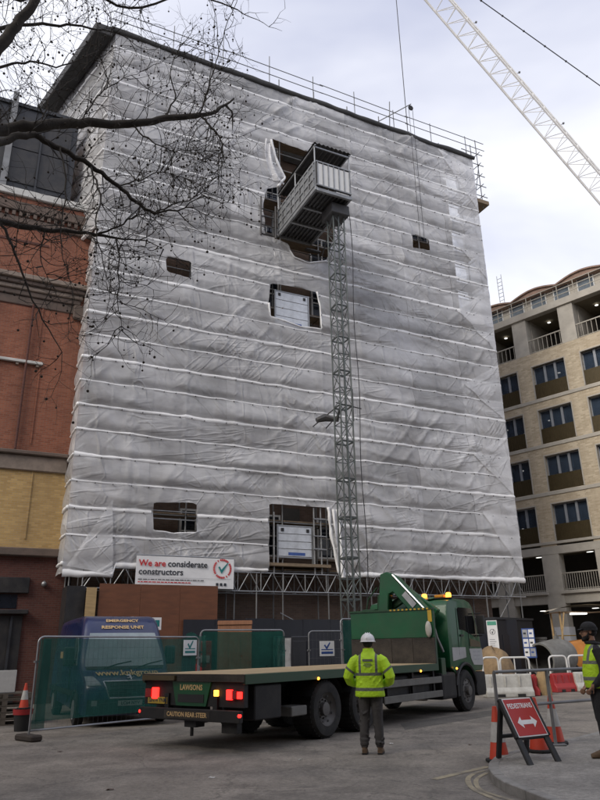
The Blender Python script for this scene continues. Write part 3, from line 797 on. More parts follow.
for r in range(len(rows)-1):
    z0, z1 = rows[r], rows[r+1]
    nv = max(6, int((z1-z0)/.077))
    for c in range(len(CE)-1):
        s0, s1 = CE[c], CE[c+1]
        nu = int((s1-s0)/.085)
        P2 = {}; ins = {}
        for i in range(nu+1):
            for j in range(nv+1):
                s = s0+(s1-s0)*i/nu; z = z0+(z1-z0)*j/nv
                if r == 0: z = bottom(s)+(z1-bottom(s))*j/nv
                hit = None
                for nm, pl in OPEN.items():
                    if inside((s, z), pl): hit = pl
                ins[i, j] = hit is not None
                P2[i, j] = [s, z, hit]
        faces = [(i, j) for i in range(nu) for j in range(nv) if not all(ins[a] for a in ((i,j),(i+1,j),(i+1,j+1),(i,j+1)))]
        if not faces: continue
        used = {}
        mb = MB()
        def vid(k):
            if k in used: return used[k]
            s, z, hit = P2[k]
            if hit:
                q = nearest((s, z), hit)[1]; s, z = q.x, q.y
            d = sheet_out(s, z)
            zz = warp(s, z) if not hit else z
            lap = .012*((r+c) % 2)
            used[k] = len(mb.V); mb.V.append((LB(s), -d-lap-.03, zz)); return used[k]
        for i, j in faces:
            mb.F.append((vid((i,j)), vid((i+1,j)), vid((i+1,j+1)), vid((i,j+1)))); mb.M.append(0)
        mb.build('sheet', M['sheet'], sh, smooth='all')
        # the bright folded bands where the sheet is laced to the rails
        for k, strong in ((0, True), (1, False)):
            zc = z0+k
            if zc > ZT-.3: continue
            pts = []
            n = int((s1-s0)/.09)
            mb = MB(); ok = []
            for i in range(n+1):
                s = s0+(s1-s0)*i/n
                zz = zc if (r or k) else bottom(s)+.03
                blocked = any(inside((s, zz+e), pl) for pl in OPEN.values() for e in (-.05, .05))
                ok.append(not blocked)
                base = sheet_out(s, zz+.001)+.03
                h = (.095 if strong else .056)*max(.4, 1+.35*nz(s*2.6, zc*1.9, 14)+.6*nz(s*.5, zc*2.7, 15))
                p = (.055 if strong else .036)*(1+.4*nz(s*2.7, zc, 16))
                zc2 = zz+(band_z(s, math.floor((zc-ZB)+.5)) if (r or k) else 0)+.006*nz(s*5, zc, 17)
                x = LB(s)
                cr5 = [(x, -base+.01, zc2+h), (x, -base-p*.75, zc2+h*.35), (x, -base-p, zc2-h*.2), (x, -base-p*.5, zc2-h*.8), (x, -base+.01, zc2-h*1.05)]
                pts.append(cr5)
            runs, cur = [], []
            for i in range(n+1):
                if ok[i]: cur.append(pts[i])
                else:
                    if len(cur) > 2: runs.append(cur)
                    cur = []
            if len(cur) > 2: runs.append(cur)
            for run in runs:
                mb = MB()
                for c5 in run: mb.V += c5
                for i in range(len(run)-1):
                    for q in range(4):
                        mb.F.append((i*5+q, i*5+q+1, (i+1)*5+q+1, (i+1)*5+q)); mb.M.append(0)
                mb.build('lacing_band', M['sheet_band'], sh, smooth='all')
tie = MB()
for r in range(len(rows)-1):
    for k in (0, 1):
        zc = rows[r]+k
        if zc > ZT-.3 or (r == 0 and k == 0): continue
        s = SL+.2
        while s < SR-.1:
            if not any(inside((s, zc+e), pl) for pl in OPEN.values() for e in (-.1, .1)):
                y = -sheet_out(s, zc+.001)-.085; z = zc+band_z(s, math.floor(zc-ZB+.5))-.05
                tie.box(LB(s)-.012, LB(s)+.012, y-.03, y+.02, z-.022, z+.014)
            s += .71+rnd.uniform(-.25, .25)
tag(tie.build('toggle_ties', M['black_plastic'], sh), kind='stuff')
# doubled triangular sheets near the two ends, laid over the first layer
def tri_patch(a, b, c, lift, n=22):
    A, B, C_ = [Vector(facp(*p)) for p in (a, b, c)]
    mb = MB(); idx = {}
    for i in range(n+1):
        for j in range(n+1-i):
            p = A+(B-A)*(i/n)+(C_-A)*(j/n); p.x = max(SL+.05, min(SR-.04, p.x))
            d = sheet_out(p.x, p.y)+lift+.03*nz(p.x*1.2, p.y*1.2, 30)+.02
            idx[i, j] = len(mb.V); mb.V.append((LB(p.x), -d-.03, p.y))
    for i in range(n):
        for j in range(n-i):
            mb.F.append((idx[i,j], idx[i+1,j], idx[i,j+1])); mb.M.append(0)
            if j < n-i-1: mb.F.append((idx[i+1,j], idx[i+1,j+1], idx[i,j+1])); mb.M.append(0)
    mb.build('overlap_sheet', M['sheet'], sh, smooth='all')
for q in (((436,150),(474,172),(478,213)), ((449,238),(482,233),(487,282)), ((456,312),(489,288),(495,353)), ((462,385),(498,365),(503,421)),
          ((472,455),(507,436),(512,495)), ((480,512),(515,505),(522,575)), ((112,500),(112,575),(66,566))):
    tri_patch(*q, .035)
# sheet rolled back along the opening edges
for nm, pl, r0 in (('B', OPEN['B'][2:6], .06), ('C', OPEN['C'][2:9], .04), ('D', OPEN['D'][12:]+OPEN['D'][:1], .07), ('D2', OPEN['D'][5:9], .04), ('A', OPEN['A'][2:], .03)):
    pts = resample([Vector((LB(s), -.08, z)) for s, z in pl], .10)
    rr = [r0*(1+.5*nz(p.x*3, p.z*3, 40)) for p in pts]
    pts = [p+Vector((.03*nz(p.z*3, 1, 41), .05*nz(p.x*2, p.z*2, 42), .03*nz(p.x*3, 2, 43))) for p in pts]
    MB().path(pts, rr, 7).build('rolled_edge', M['sheet_band'], sh, smooth='all')
# loose cloth falling from the low hoist opening
def drape(u, v):
    s, z = facp(330+7*u+7*v, 510+68*v)
    return (LB(s), -.16-.07*math.sin(u*9+v*3)-.05*nz(u*3, v*3, 44), z)
MB().grid(drape, 14, 24).build('loose_flap', M['sheet_band'], sh, smooth='all')
def drape2(u, v):
    a = facp(271+8*u, 141+3*u); 
    s, z = facp(268+17*v*v*1.0-10*(1-u)*(.4+v), 141+40*v+6*u)
    return (LB(s), -.18-.10*math.sin(u*8+v*4), z)
MB().grid(drape2, 14, 24).build('loose_flap', M['sheet'], sh, smooth='all')
# left end: short return to the brick neighbour below, long side wall above
def side_pt(d, z):   # d metres back along the side wall
    return (LB(SL)+SHX*d-.0, SHY*d-.02, z)
for r in range(len(rows)-1):
    z0, z1 = rows[r], rows[r+1]
    low = z1 < 20.2
    D = 1.28 if low else 11.0
    for c in range(1 if low else 4):
        d0, d1 = D*c/(1 if low else 4), D*(c+1)/(1 if low else 4)
        nu = max(8, int((d1-d0)/.14)); nv = max(6, int((z1-z0)/.12))
        zlo = 4.3 if r == 0 else z0
        def fn(u, v, d0=d0, d1=d1, z0=zlo, z1=z1):
            d = d0+(d1-d0)*u; z = z0+(z1-z0)*v
            o_ = sheet_out(d+60, z, 3)
            x, y, zz = (LB(SL)+(SHX*d if not low else 0), (SHY*d if not low else d)-.02, z+band_z(d+60, math.floor(z-ZB))*.5)
            e = min(1, d/.3)
            return (x-o_*.95*e-.0, y-o_*.27*e-.03*(1-e), zz)
        MB().grid(fn, nu, nv).build('sheet', M['sheet'], sh, smooth='all')
        for k in (0, 1):
            zc = z0+k
            if zc > ZT-.3: continue
            pts, rr = [], []
            for i in range(nu+1):
                d = d0+(d1-d0)*i/nu
                o_ = sheet_out(d+60, zc+.001, 3)
                x, y = (LB(SL)+(SHX*d if not low else 0), (SHY*d if not low else d)-.02)
                pts.append((x-o_*.95-.02, y-o_*.27, zc+band_z(d+60, math.floor(zc-ZB+.5))*.5)); rr.append((.07 if k == 0 else .045)*(1+.5*nz(d*3, zc, 50)))
            MB().path(pts, rr, 6).build('lacing_band', M['sheet_band'], sh, smooth='all')
# right-hand end return
for r in range(len(rows)-1):
    z0, z1 = rows[r], rows[r+1]
    def fn(u, v, z0=z0, z1=z1):
        d = 1.35*u; z = z0+(z1-z0)*v; o_ = sheet_out(d+90, z, 6)
        return (LB(SR)+SHX*d+o_*.9*min(1, d/.3), SHY*d-.03, z)
    MB().grid(fn, 10, 16).build('sheet', M['sheet'], sh, smooth='all')
# dark roof edge along the top, sagging and overhanging at the side
rf = root('temporary_roof', 'dark felt temporary roof edge on top of the sheeted scaffold', 'roof', F3(13.6, 0, ZT), RZF)
def roof_edge(u, v):
    s = SL-.25+(SR-SL+.35)*u
    a = v*math.pi*1.0
    th = .16+.05*nz(s*.7, 1, 60)
    zc = .12+.10*nz(s*.45, 3, 61)-.12*u
    return (LB(s), -.10-.12*math.sin(a)-.05*nz(s*1.3, 5, 62), zc+th*math.cos(a))
MB().grid(roof_edge, 90, 8).build('roof_edge', M['roof_felt'], rf, smooth='all')
slab = MB()
slab.prism([(LB(SL)-.15, -.05), (LB(SR)+.05, -.05), (LB(SR)+SHX*13, SHY*13), (LB(SL)+SHX*13-.15, SHY*13)], 'z', -.08, .16)
slab.build('roof_deck', M['roof_felt'], rf)
ov = MB()
ov.prism([(LB(SL)-.95, -.15), (LB(SL)-.14, -.15), (LB(SL)+SHX*11.5-.14, SHY*11.5), (LB(SL)+SHX*11.5-.95, SHY*11.5)], 'z', -.35, .22)
ov.build('side_overhang', M['roof_felt'], rf, bevel=.03)

# --- landing gates seen in the openings
def landing_gate(px, off, label):
    (s0, z0), (s1, z1) = facp(px[0], px[3], off), facp(px[2], px[1], off)
    gt = root('landing_gate', label, 'gate', F3(s0, off, z0), RZF, 'hoist landing gates in the sheeting openings')
    w, h = s1-s0, z1-z0
    n = 4
    pm = MB(); pm.box(0, w-.08, -.02, .02, 0, h/n-.02); pme = pm.mesh('panel', M['alu'], bevel=.006)
    for k in range(n): link('panel', pme, gt, (.04, 0, k*h/n+.01))
    f = MB()
    for x in (0, w): f.box(x-.03, x+.03, -.04, .04, -.35, h+.06)
    f.box(.03, w-.03, -.03, .03, h, h+.05); f.box(.03, w-.03, -.03, .03, -.06, -.01)
    f.build('gate_frame', M['galv'], gt)
    for x in (.16, w-.28):
        c_ = MB(); c_.box(x, x+.12, -.05, -.021, h-.22, h-.08); c_.build('latch', M['black_plastic'], gt)
    c_ = MB(); c_.box(w*.3, w*.78, -.028, -.0205, .05, .17); c_.build('notice_strip', M['blue_print'], gt)
    return gt
landing_gate((275, 298, 308, 323), .15, 'bright metal landing gate standing in the middle hoist opening of the sheeting')
landing_gate((277.5, 528, 312, 556), .15, 'dull metal landing gate standing in the low hoist opening above the lattice beam')
# posts, rails and boards in the low opening
for px_, y0_, y1_ in ((274, 512, 575), (315, 508, 575), (322, 508, 575)):
    s, z0 = facp(px_, y1_, .05); _, z1 = facp(px_, y0_, .05)
    tube_obj('standard', (LB(s), .05, z0), (LB(s), .05, z1), .035, M['galv'], sc)
for y_ in (519, 536, 549):
    (a, z), (b_, z2) = facp(313, y_, .05), facp(326, y_+1, .05)
    tube_obj('ledger', (LB(a), .0, z), (LB(b_), .0, z2), .028, M['galv'], sc)
b = MB(); (a, z), (b_, _) = facp(268, 561, 0), facp(330, 561, 0)
b.box(LB(a), LB(b_), -.08, 1.3, z-.18, z-.06); b.build('landing_board', M['board'], sc)
for y_ in (509, 517):   # rails across the small low opening
    (a, z), (b_, _) = facp(152, y_+1, .1), facp(196, y_+1, .1)
    tube_obj('guard_rail', (LB(a), .1, z), (LB(b_), .1, z), .026, M['galv'], sc)
# back wall parts in the openings: flat dark sheets for the shade in open window recesses
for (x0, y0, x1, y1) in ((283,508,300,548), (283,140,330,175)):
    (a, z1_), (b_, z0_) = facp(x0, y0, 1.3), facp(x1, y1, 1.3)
    MB().box(LB(a), LB(b_), -.12, -.08, z0_, z1_).build('recess_shade', M['interior'], bld)

# ================================================================== GOODS HOIST
CS0, CS1, CY0, CY1, CZ = 11.62, 13.36, -4.1, -.15, 20.35
ho = root('goods_hoist', 'grey goods hoist with lattice mast and raised roofed platform', 'hoist', F3(13.03, -3.25), RZF)
def H(s, y, z): return (s-13.03, y+3.25, z)
ms = MB(); W_ = .27
for x in (-W_, W_):
    for y in (-W_, W_): ms.tube((x,y,0), (x,y,1.5), .032, 6)
for zz in (.02, .75, 1.48):
    for a, b_ in (((-W_,-W_),(W_,-W_)), ((W_,-W_),(W_,W_)), ((W_,W_),(-W_,W_)), ((-W_,W_),(-W_,-W_))): ms.tube((*a,zz), (*b_,zz), .020, 5)
for sgn, z0, z1 in ((1, .02, .75), (-1, .75, 1.48)):
    ms.tube((-W_*sgn,-W_,z0), (W_*sgn,-W_,z1), .017, 5); ms.tube((-W_*sgn,W_,z0), (W_*sgn,W_,z1), .017, 5)
    ms.tube((-W_,-W_*sgn,z0), (-W_,W_*sgn,z1), .017, 5); ms.tube((W_,-W_*sgn,z0), (W_,W_*sgn,z1), .017, 5)
ms.box(-.05, .0, -W_-.05, -W_-.03, 0, 1.5)
mse = ms.mesh('mast_section', M['mast_grey'])
for k in range(13): link('mast_section', mse, ho, (0, 0, .3+k*1.5))
MB().box(-.9, .9, -.7, .7, 0, .3).build('base_frame', M['hoist_dark'], ho, bevel=.02)
for z in (10.9,):  # wall ties
    tie = MB(); tie.tube(H(13.23, -3.0, z), H(14.0, .3, z+.05), .028, 6); tie.tube(H(12.9, -3.0, z), H(13.3, .3, z+.05), .028, 6); tie.tube(H(12.9, -2.9, z+.2), H(14.1, -2.9, z+.1), .024, 6); tie.tube(H(13.7, -2.9, z-.5), H(13.7, -2.9, z+.9), .03, 6)
    tie.build('wall_tie', M['hoist_dark'], ho, smooth=True)
bk = MB(); s_, z_ = facp(322, 420, -2.4)
bk.path([H(s_-.25,-2.4,z_-.05), H(s_+.1,-2.45,z_+.1), H(s_+.6,-2.6,z_+.02), H(13.0,-3.1,z_+.5)], [.10,.17,.10,.03], 8)
bk.build('cable_guide', M['hoist_dark'], ho, smooth=True)
cb = MB(); pts = [H(13.9,-3.0,20.6)]+[H(14.0+.05*math.sin(k*.9), -2.9, 20.2-k*.95) for k in range(18)]+[H(13.8,-2.9,2.2)]
cb.path(pts, .018, 5); cb.build('power_cable', M['rope'], ho)
# platform floor: corrugated deck with edge beams and cross members
cf = MB()
cf.box(*[CS0-13.03, CS1-13.03], CY0+3.25, CY1+3.25, CZ+.10, CZ+.14)
floor = cf.build('platform_floor', M['hoist_dark'], ho)
rib = MB(); rib.box(-.04, .04, CY0+3.25+.05, CY1+3.25-.05, CZ+.02, CZ+.097); ribm = rib.mesh('floor_rib', M['hoist_dark'])
for k in range(9): link('floor_rib', ribm, floor, (CS0-13.03+.1+k*(CS1-CS0-.2)/8, 0, 0))
em = MB()
for s in (CS0, CS1): em.box(s-13.03-.05, s-13.03+.05, CY0+3.2, CY1+3.25, CZ-.03, CZ+.16)
for y in (CY0, CY1, -1.5, -2.75): em.box(CS0-13.03+.05, CS1-13.03-.05, y+3.25-.06, y+3.25+.06, CZ-.06, CZ+.10)
em.build('edge_beam', M['hoist_grey'], floor, bevel=.006)
# left long side: pressed panels
sp = MB(); x = CS0-13.03-.02
sp.box(x-.02, x+.02, CY0+3.25, CY1+3.25, CZ+.17, CZ+1.45)
side = sp.build('side_panel', M['hoist_grey'], ho)
rail_m = MB(); rail_m.box(x-.06, x-.021, CY0+3.25, CY1+3.25, -.045, .045); rme = rail_m.mesh('side_rail', M['hoist_grey'])
for z in (.20, .62, 1.04, 1.42): link('side_rail', rme, side, (0, 0, CZ+z))
pst = MB(); pst.box(x-.065, x-.022, -.035, .035, CZ+.25, CZ+1.37); pme = pst.mesh('side_stile', M['hoist_grey'])
for k in range(9): link('side_stile', pme, side, (0, CY0+3.25+.08+k*(CY1-CY0-.16)/8, 0))
rec = MB(); rec.box(x-.035, x-.021, -.12, .12, 0, .26); rece = rec.mesh('vent_slot', M['hoist_dark'])
for k in range(4):
    for q in (0, 1): link('vent_slot', rece, side, (0, CY0+3.25+.55+k*.95, CZ+.28+q*.45))
sp2 = MB(); x2 = CS1-13.03+.02; sp2.box(x2-.02, x2+.02, CY0+3.25+1.3, CY1+3.25, CZ+.17, CZ+1.45); sp2.build('side_panel', M['hoist_grey'], ho)
# outer end: white panels between dark stiles
ef = MB(); y = CY0+3.25-.05; ef.box(CS0-13.03, CS1-13.03, y-.01, y+.02, CZ+.17, CZ+1.5)
end = ef.build('end_panel', M['hoist_dark'], ho)
wp = MB(); pw = (CS1-CS0-.14)/6; wp.box(.025, pw-.025, -.028, -.012, 0, 1.10); wpe = wp.mesh('white_slat', M['white_paint'])
for k in range(6): link('white_slat', wpe, end, (CS0-13.03+.07+k*pw, y, CZ+.27))
st = MB(); st.box(-.022, .022, -.055, -.0285, 0, 1.3); ste = st.mesh('stile', M['hoist_grey'])
for k in range(7): link('stile', ste, end, (CS0-13.03+.07+k*pw, y, CZ+.18))
for z in (.19, 1.42): MB().box(CS0-13.03, CS1-13.03, y-.062, y-.012, CZ+z, CZ+z+.06).build('end_rail', M['hoist_grey'], end)
# posts and corrugated roof
for s, yy in ((CS0, CY0), (CS1, CY0), (CS0, CY1), (CS1, CY1), (CS0, -2.1), (CS1, -2.1)):
    tube_obj('roof_post', H(s, yy+.03, CZ+.1), H(s, yy+.03, CZ+2.34), .035, M['galv'], ho)
def rfn(u, v):
    s = CS0-.08+(CS1-CS0+.16)*u
    return H(s, CY0-.12+(CY1-CY0+.1)*v, CZ+2.40+.03*math.sin(u*2*math.pi*9))
rr_ = MB().grid(rfn, 72, 6); rr_.grid(lambda u, v: (Vector(rfn(u, v))+Vector((0,0,.012))), 72, 6)
rr_.build('roof_sheet', M['hoist_dark'], ho, smooth='all')
tb = MB()
for s in (CS0, CS1): tb.box(s-13.03-.03, s-13.03+.03, CY0+3.17, CY1+3.25, CZ+2.3, CZ+2.36)
for yy in (CY0, -2.1, CY1): tb.box(CS0-13.03, CS1-13.03, yy+3.22, yy+3.28, CZ+2.24, CZ+2.299)
tb.build('roof_frame', M['galv'], ho)
# drive housing between mast top and platform, ramp, gate at the building end
MB().box(-.45, .45, -.5, .5, 19.75, 20.27).build('drive_housing', M['hoist_dark'], ho, bevel=.03)
rg = MB()
rg.tube(H(CS0-.25, -.35, CZ-.3), H(CS0-.25, -.35, CZ+1.5), .05, 6); rg.tube(H(CS0-.25, -.1, CZ-.3), H(CS0-.25, -.1, CZ+1.3), .04, 6)
for z in (-.1, .4, .9, 1.3): rg.tube(H(CS0-.9, -.2, CZ+z), H(CS0-.05, -.2, CZ+z), .025, 6)
rg.tube(H(CS0-.95, -.2, CZ-.2), H(CS0-.95, -.2, CZ+2.0), .035, 6)
rg.build('landing_frame', M['hoist_dark'], ho)
lf = MB(); lf.box(CS1-13.03-.3, CS1-13.03+.5, 3.0, 3.2, CZ-.35, CZ-.29); lf.tube(H(CS1+.2, -.9, CZ-1.0), H(CS1-.1, -2.6, CZ-.05), .03, 6)
lf.build('ramp_stay', M['hoist_dark'], ho)

# ================================================================== BANNER
(bs0, bz1), (bs1, bz0) = facp(136.5, 558.5, -.2), facp(233.5, 589, -.2)
bz1 = bz0+1.13
bn = root('site_banner', 'white considerate constructors banner with red and black lettering hung on the lattice beam', 'banner', F3(bs0, -.2, bz0), RZF)
bw, bh = bs1-bs0, bz1-bz0
MB().grid(lambda u, v: (bw*u, .012*math.sin(u*11)*math.sin(v*3), bh*v), 40, 8).build('banner_sheet', M['paper'], bn, smooth='all')
bt = MB(); bt.tube((0, .06, bh+.03), (bw, .06, bh+.03), .025, 6); bt.tube((0, .06, -.02), (bw, .06, -.02), .025, 6); bt.build('banner_rail', M['galv'], bn)
def BT(x, z): return face_T((x, -.022, z), (1,0,0), (0,0,1))
text('lettering', 'We are', .325, M['red_print'], bn, BT(.10, bh*.76), .001, .006, 'LEFT')
text('lettering', 'considerate', .325, M['dark_print'], bn, BT(1.18, bh*.76), .001, .006, 'LEFT', 1.02)
text('lettering', 'constructors', .325, M['dark_print'], bn, BT(.10, bh*.49), .001, .006, 'LEFT', 1.0)
ln = MB()
x = .10
while x < bw*.68:
    w = rnd.uniform(.05, .17); ln.box(x, x+w, -.023, -.02, bh*.235, bh*.26); x += w+.03
ln.build('small_print', M['dark_print'], bn)
ln = MB(); x = .10
while x < bw*.55:
    w = rnd.uniform(.05, .17); ln.box(x, x+w, -.023, -.02, bh*.15, bh*.18); x += w+.03
ln.build('small_print', M['red_print'], bn)
ln = MB(); ln.box(.1, bw-.12, -.0225, -.02, bh*.315, bh*.322); ln.build('rule_line', M['grey_print'], bn)
em_ = MB(); cx, cz = bw*.875, bh*.66
for k in range(40):
    a0, a1 = 2*math.pi*(k+.1)/40, 2*math.pi*(k+.9)/40
    if k % 10 == 4 or k % 20 == 12: continue
    q = [(cx+r*math.cos(a), -.023, cz+r*math.sin(a)) for a, r in ((a0,.30),(a1,.30),(a1,.375),(a0,.375))]
    em_.add(q, [(0,1,2,3)])
em_.build('emblem_ring', M['red_print'], bn)
tk = MB(); tk.prism([(cx-.17,cz+.06),(cx-.11,cz+.09),(cx-.04,cz-.04),(cx+.22,cz+.24),(cx+.24,cz+.21),(cx-.03,cz-.19)], 'y', -.024, -.021); tk.build('tick_mark', M['teal_print'], bn)
ic = MB()
for k in range(3): ic.box(bw*.81+k*.16, bw*.81+k*.16+.1, -.0235, -.02, bh*.09, bh*.18)
ic.build('small_icon', M['dark_print'], bn)

# ================================================================== HOARDING UNDER THE BEAMS
hd = root('site_hoarding', 'dark navy plywood hoarding panels along the foot of the scaffold', 'hoarding', F3(13.6, -.35), RZF)
(h0, hz), _ = facp(172, 613, -.35), 0
hp = MB(); hp.box(0, 1.21, 0, .05, 0, 2.75); hpe = hp.mesh('hoarding_panel', M['hoarding_navy'])
n = 0; s = 7.6
while s < 23.0:
    link('hoarding_panel', hpe, hd, (LB(s), rnd.uniform(-.006, .006), rnd.uniform(-.03, .02))); s += 1.22
(p0, pz0), (p1, pz1) = facp(97, 618, -.25), facp(218, 589, -.25)
pl_ = root('plywood_screen', 'reddish brown plywood boards closing the bay under the banner', 'plywood screen', F3(p0, -.25), RZF)
pm = MB(); pw = (p1-p0)/3; pm.box(.004, pw-.004, 0, .02, .1, 3.95); pmm = pm.mesh('plywood_board', M['ply_red'])
for k in range(3): link('plywood_board', pmm, pl_, (k*pw, rnd.uniform(-.004,.004), 0))
(t0, _), (t1, tz) = facp(84, 620, -.3), facp(97, 587.5, -.3)
tp = MB(); tp.box(0, t1-t0, 0, .03, 0, tz); o = tp.build('timber_sheet', M['ply_tan'], None, loc=F3(t0, -.32), rot=(0,0,RZF)); tag(o, 'narrow tan plywood sheet upright beside the red brown boards', 'plywood sheet')
# dark ply box column between brick building and ply (door of the site)
(d0, _), (d1, dz) = facp(62, 640, -.1), facp(86, 586, -.1)
dd = MB(); dd.box(0, d1-d0, 0, 1.2, 0, dz); dd.box(.12, d1-d0-.12, -.03, -.005, .02, 2.1); dd.box(.16, .2, -.06, -.031, 1.0, 1.15)
o = dd.build('site_cabin', M['black_paint'], None, loc=F3(d0, -.1), rot=(0,0,RZF)); tag(o, 'black boxed site doorway under the left end of the sheeting', 'doorway')

# ================================================================== BRICK NEIGHBOUR
nb = root('brick_building', 'red brick building with stone cornices and dark glazed roof storey', 'building', F3(-6, 1.2), RZF)
def NB(s): return s+6
NS0 = -34.0; NS1 = 3.55
zz = {k: facp(40, v, 1.2)[1] for k, v in dict(cop0=208, cop1=196, c1b=236, c2t=281, c2b=300, ldt=457, ldb=472, l2t=549, l2b=557).items()}
def wallbox(z0, z1, mt, y0=0.0, s0=NS0, s1=NS1, name='wall'):
    b = MB(); b.prism([(NB(s0), y0), (NB(s1), y0), (NB(s1)+SHX*13, 13), (NB(s0), 13)], 'z', z0, z1); return b.build(name, mt, nb)
wallbox(0, zz['l2b'], M['dark_red_brick']); wallbox(zz['l2b'], zz['ldb'], M['buff_brick']); wallbox(zz['ldb'], zz['cop0'], M['red_brick'])
def ledge(z0, z1, proj, mt, s1=NS1-.02, name='ledge', s0=NS0):
    b = MB(); b.box(NB(s0), NB(s1), -proj, .12, z0, z1); return b.build(name, mt, nb, bevel=min(.03, (z1-z0)/4))
ledge(zz['cop0']+.25, zz['cop1'], .22, M['white_stone'], name='coping'); ledge(zz['cop0'], zz['cop0']+.247, .10, M['red_brick'], name='blocking_course')
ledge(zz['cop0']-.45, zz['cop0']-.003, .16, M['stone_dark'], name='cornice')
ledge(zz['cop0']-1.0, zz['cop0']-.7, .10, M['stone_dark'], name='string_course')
dm = MB(); dm.box(0, .14, -.14, 0, 0, .2); dme = dm.mesh('dentil', M['stone_dark'])
for k in range(26): link('dentil', dme, nb, (NB(NS1-.3-k*.28), 0, zz['cop0']-.68))
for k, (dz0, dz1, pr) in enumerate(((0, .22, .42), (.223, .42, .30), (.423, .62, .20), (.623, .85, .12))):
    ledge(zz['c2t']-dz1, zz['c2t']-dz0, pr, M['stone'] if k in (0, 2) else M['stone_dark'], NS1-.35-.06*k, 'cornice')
ledge(zz['c2t']-1.25, zz['c2t']-.853, .05, M['stone_dark'], 3.3, 'frieze')
b = MB(); b.box(NB(2.75), NB(3.3), -.16, .0, zz['c2t']-1.5, zz['c2t']-.85); b.build('corbel', M['stone_dark'], nb, bevel=.05)
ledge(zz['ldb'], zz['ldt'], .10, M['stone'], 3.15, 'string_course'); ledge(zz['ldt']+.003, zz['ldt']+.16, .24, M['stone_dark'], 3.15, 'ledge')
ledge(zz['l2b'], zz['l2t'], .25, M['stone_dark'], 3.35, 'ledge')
# blind panels with thin white sills: recess strips proud of the wall
sw, szw = facp(43, 364, 1.1); swl, _ = facp(0, 355, 1.1)
b = MB(); b.box(NB(-3), NB(sw), -.14, -.002, szw-.06, szw+.06); b.build('sill', M['white_stone'], nb, bevel=.015)
for k in range(8):
    b = MB(); b.box(NB(sw-.25-k*.75), NB(sw-.15-k*.75), -.10, -.002, szw-.16, szw-.062); b.build('sill_bracket', M['stone'], nb)
for s, z0, z1 in ((1.55, 12.7, 15.0), (1.7, 9.2, 12.4), (1.9, 5.6, 8.2)):
    b = MB(); b.box(NB(s), NB(s)+.05, -.035, -.002, z0, z1); b.build('pilaster_edge', M['red_brick'] if z0 > 8.5 else M['buff_brick'], nb)
b = MB(); b.box(NB(-3), NB(1.55), -.03, -.002, 14.95, 15.05); b.build('panel_edge', M['dark_red_brick'], nb)
b = MB(); b.box(NB(-3), NB(1.5), -.03, -.002, 17.85, 17.95); b.build('panel_edge', M['dark_red_brick'], nb)
b = MB(); b.tube((NB(1.2), -.10, zz['ldt']+.2), (NB(1.2), -.10, zz['c2b']-.3), .05, 8); b.build('downpipe', M['dark_red_brick'], nb, smooth=True)
# dark roof storey
mz0 = zz['cop1']-.2; mz1 = facp(75, 120, 1.6)[1]
ms_ = facp(75, 160, 1.6)[0]
b = MB(); b.prism([(NB(NS0+1), .45), (NB(ms_), .45), (NB(ms_)+SHX*9, 9), (NB(NS0+1), 9)], 'z', mz0, mz1); b.build('roof_storey', M['slate_clad'], nb)
gp = MB(); gp.box(.05, 1.25, -.03, -.005, 0, 1.75); gpe = gp.mesh('glass_panel', M['black_paint'])
s = ms_-.2
k = 0
while s > -8:
    link('glass_panel', gpe, nb, (NB(s-1.3), .44, mz0+.9)); link('glass_panel', gpe, nb, (NB(s-1.3), .44, mz0+2.7))
    b = MB(); b.box(NB(s-1.36), NB(s-1.28), .33, .40, mz0+.2, mz1-.05) if k != 1 else b.box(NB(s-1.42), NB(s-1.16), .25, .40, mz0+.2, mz1+.5)
    b.build('roof_mullion', M['slate_clad'] if k != 1 else M['galv_dull'], nb); s -= 1.32; k += 1
b = MB(); b.box(NB(NS0+1), NB(ms_), .36, .44, mz1-.12, mz1+.06); b.build('roof_trim', M['slate_clad'], nb)
# shop front
sfz, sfs = facp(20, 577, 1.0)[1], facp(28, 600, 1.0)[0]
b = MB(); b.box(NB(NS0), NB(sfs), -.14, -.003, sfz-.55, sfz); fas = b.build('shop_fascia', M['black_paint'], nb, bevel=.02)
b = MB(); b.box(NB(-8), NB(sfs-.1), -.08, -.004, 0, 2.9); b.build('shop_front', M['black_paint'], nb)
b = MB(); b.box(NB(-8), NB(sfs+.05), -.32, -.003, 2.95, 3.1); b.build('shop_cornice', M['black_paint'], nb, bevel=.02)
b = MB(); b.box(NB(sfs-2.3), NB(sfs-.35), -.02, -.001, 3.15, sfz-.58); b.build('upper_light', M['win_glass'], nb)
for k in range(4):
    b = MB(); b.box(NB(sfs-.5-k*.8), NB(sfs-.42-k*.8), -.14, -.081, .3, 2.9); b.build('shop_mullion', M['slate_clad'], nb)
cs_, cz_ = facp(44, 584, 1.1)
b = MB(); b.ball((NB(cs_), -.10, cz_), .10, 12, 8); b.box(NB(cs_)-.03, NB(cs_)+.03, -.1, 0, cz_+.05, cz_+.11)
b.build('security_lamp', M['galv'], nb, smooth=True)

